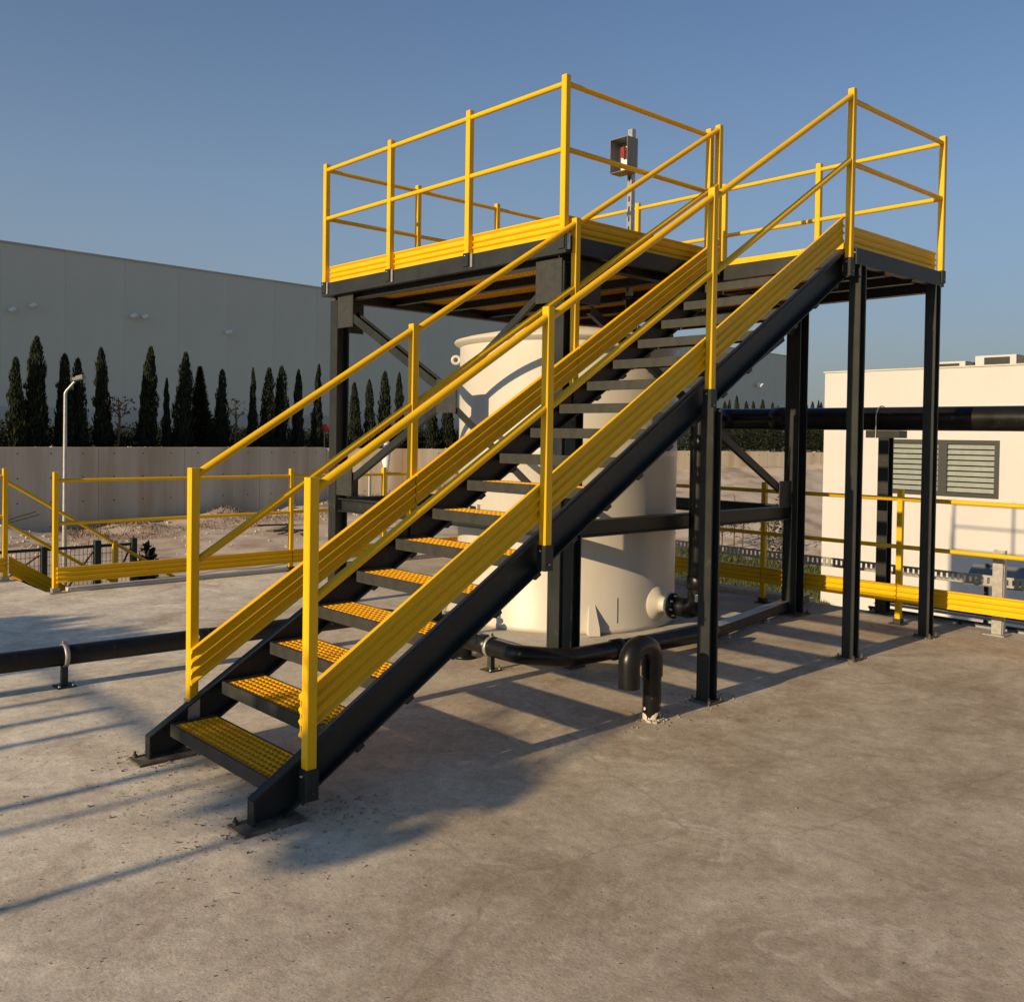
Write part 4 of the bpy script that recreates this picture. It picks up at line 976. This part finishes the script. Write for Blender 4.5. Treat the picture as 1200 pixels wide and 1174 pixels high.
m.bb(bx-.14, bx-.006, by-.09, by-.085, zb0, zb1); m.bb(bx-.14, bx-.006, by+.10, by+.105, zb0, zb1); m.bb(bx-.14, bx-.006, by-.085, by+.10, zb1-.005, zb1); m.bb(bx-.14, bx-.006, by-.085, by+.10, zb0, zb0+.005); m.bb(bx-.010, bx-.006, by-.085, by+.10, zb0+.005, zb1-.005)
m.build('box_casing', BOXG, sb)
m = MB(); m.bb(bx-.06, bx-.012, by-.05, by+.045, zb0+.03, zb1-.06); m.build('mounting_plate', WHITE, sb)
m = MB(); m.bb(bx-.10, bx-.062, by-.02, by+.02, zb0+.13, zb1-.07); m.lathe([(.028, 0), (.028, .03), (0, .03)], (bx-.062, by, zb1-.10), -X, 14); m.build('switch', DARKRED, sb)

# fittings hanging below the platform (pipe end with bolts)
t = thing('pump_fitting', (4.3, 1.8, 2.5), 'black fitting with bright bolts on top of the tank under the platform', 'fitting')
m = MB(); m.lathe([(.0, 2.40), (.13, 2.42), (.13, 2.47), (.05, 2.49), (.05, 2.72), (.075, 2.725), (.075, 2.75), (0, 2.752)], (4.25, 1.75, 0), Z, 18); m.build('fitting', PIPE, t)
for k in range(6): m = MB(); a = k*1.047; m.lathe([(.011, 2.47), (.011, 2.52), (0, 2.52)], (4.25+.10*math.cos(a), 1.75+.10*math.sin(a), 0), Z, 8); m.build('bolt', STEEL, t)

# crumbs, twigs and grit on the deck
m = MB(); rnd = random.Random(33)
for i in range(900):
    if i < 500: x = rnd.gauss(-.1, .35); y = rnd.gauss(.35, .55)
    else: x = rnd.uniform(-1.5, 6); y = rnd.uniform(-2.6, 4.5)
    s = rnd.uniform(.0015, .0045)*(2.2 if rnd.random() < .04 else 1)
    m.box((x, y, s*.35), (s*1.5, s, s*.8), Matrix.Rotation(rnd.uniform(0, 3), 3, 'Z'))
for (bx_, by_, nn_) in ((2.955, 0, 70), (4.70, 0, 40), (5.93, 0, 40), (.06, .05, 90), (.06, 1.10, 90), (2.417, -.02, 50), (.35, .0, 60)):
    for i in range(nn_):
        a = rnd.uniform(0, 6.28); q_ = rnd.gauss(.12, .07); s = rnd.uniform(.003, .009)
        m.box((bx_+q_*math.cos(a)*1.4, by_+q_*math.sin(a), s*.35), (s*1.5, s, s*.8), Matrix.Rotation(rnd.uniform(0, 3), 3, 'Z'))
tag(m.build('grit', GRITM), 'grit and crumbs scattered on the deck around the stair foot', 'grit', kind='stuff')
m = MB()
for i in range(44):
    if i < 28: x = rnd.gauss(.12, .22); y = rnd.gauss(.3, .45)
    else: x = rnd.uniform(-1, 5.5); y = rnd.uniform(-2.2, 1)
    a = rnd.uniform(0, 3.14); l = rnd.uniform(.008, .028); m.box((x, y, .004), (l, .002, .002), Matrix.Rotation(a, 3, 'Z'))
tag(m.build('dry_leaves', BARK), 'dry leaf stalks and twigs scattered on the deck', 'twigs', kind='stuff')

# ---------------------------------------------------------------- things left of the picture whose shade falls on the deck
bf = thing('bar_fence', (-8, 4, 0), 'tall dark steel bar fence standing left of the stair beyond the picture edge', 'fence')
m = MB(); m.bb(-8.015, -7.985, .70, 8.0, .08, .11); m.bb(-8.015, -7.985, .70, 8.0, 2.66, 2.70); m.build('rail', DRK, bf)
bm_ = MB(); bm_.bb(-.032, .032, -.032, .032, .0, 2.7); bme = bm_.mesh('bar', DRK)
for y in (.92, 1.76, 2.12, 2.5, 2.84, 3.3, 3.75, 4.15, 4.55, 4.89, 5.19, 5.5, 5.81, 6.3, 6.8, 7.3):
    o = bpy.data.objects.new('bar', bme); COL.objects.link(o); o.location = (-8, y-.12, 0); put(o, bf)
def shade_tree(x, y, zc_, rx, rz, label, n=420, size=.22):
    t = thing('young_tree', (x, y, 0 if x > -30 else -1.2), label, 'tree')
    m = MB(); m.tube([(x, y, 0), (x+.05, y, zc_*.5), (x, y, zc_+rz*.6)], [.06, .045, .015], 8)
    for k in range(7):
        a = k*.9; m.tube([(x, y, zc_-rz*.5+.1*k), (x+math.cos(a)*rx*.8, y+math.sin(a)*rx*.8, zc_+rz*(.05*k))], [.02, .006], 5)
    m.build('trunk', BARK, t)
    m = MB(); rnd = random.Random(int(x*10+y*3))
    for k in range(9):
        c = (x+rnd.uniform(-.6, .6)*rx, y+rnd.uniform(-.6, .6)*rx, zc_+rnd.uniform(-.65, .65)*rz); foliage(m, c, (rx*.45, rx*.45, rz*.4), n//9, size, 'any', rnd.random(), .0)
    m.build('crown', LEAF, t)
shade_tree(-9.0, 4.45, 2.95, .75, .38, 'young tree left of the picture whose shade dapples the far deck', 520)
shade_tree(-8.0, -.12, 2.86, .52, .20, 'young tree left of the picture shading the stair foot', 620, .16)
shade_tree(-10.5, .50, 3.66, .55, .20, 'small tree left of the picture behind the nearest one', 360, .16)
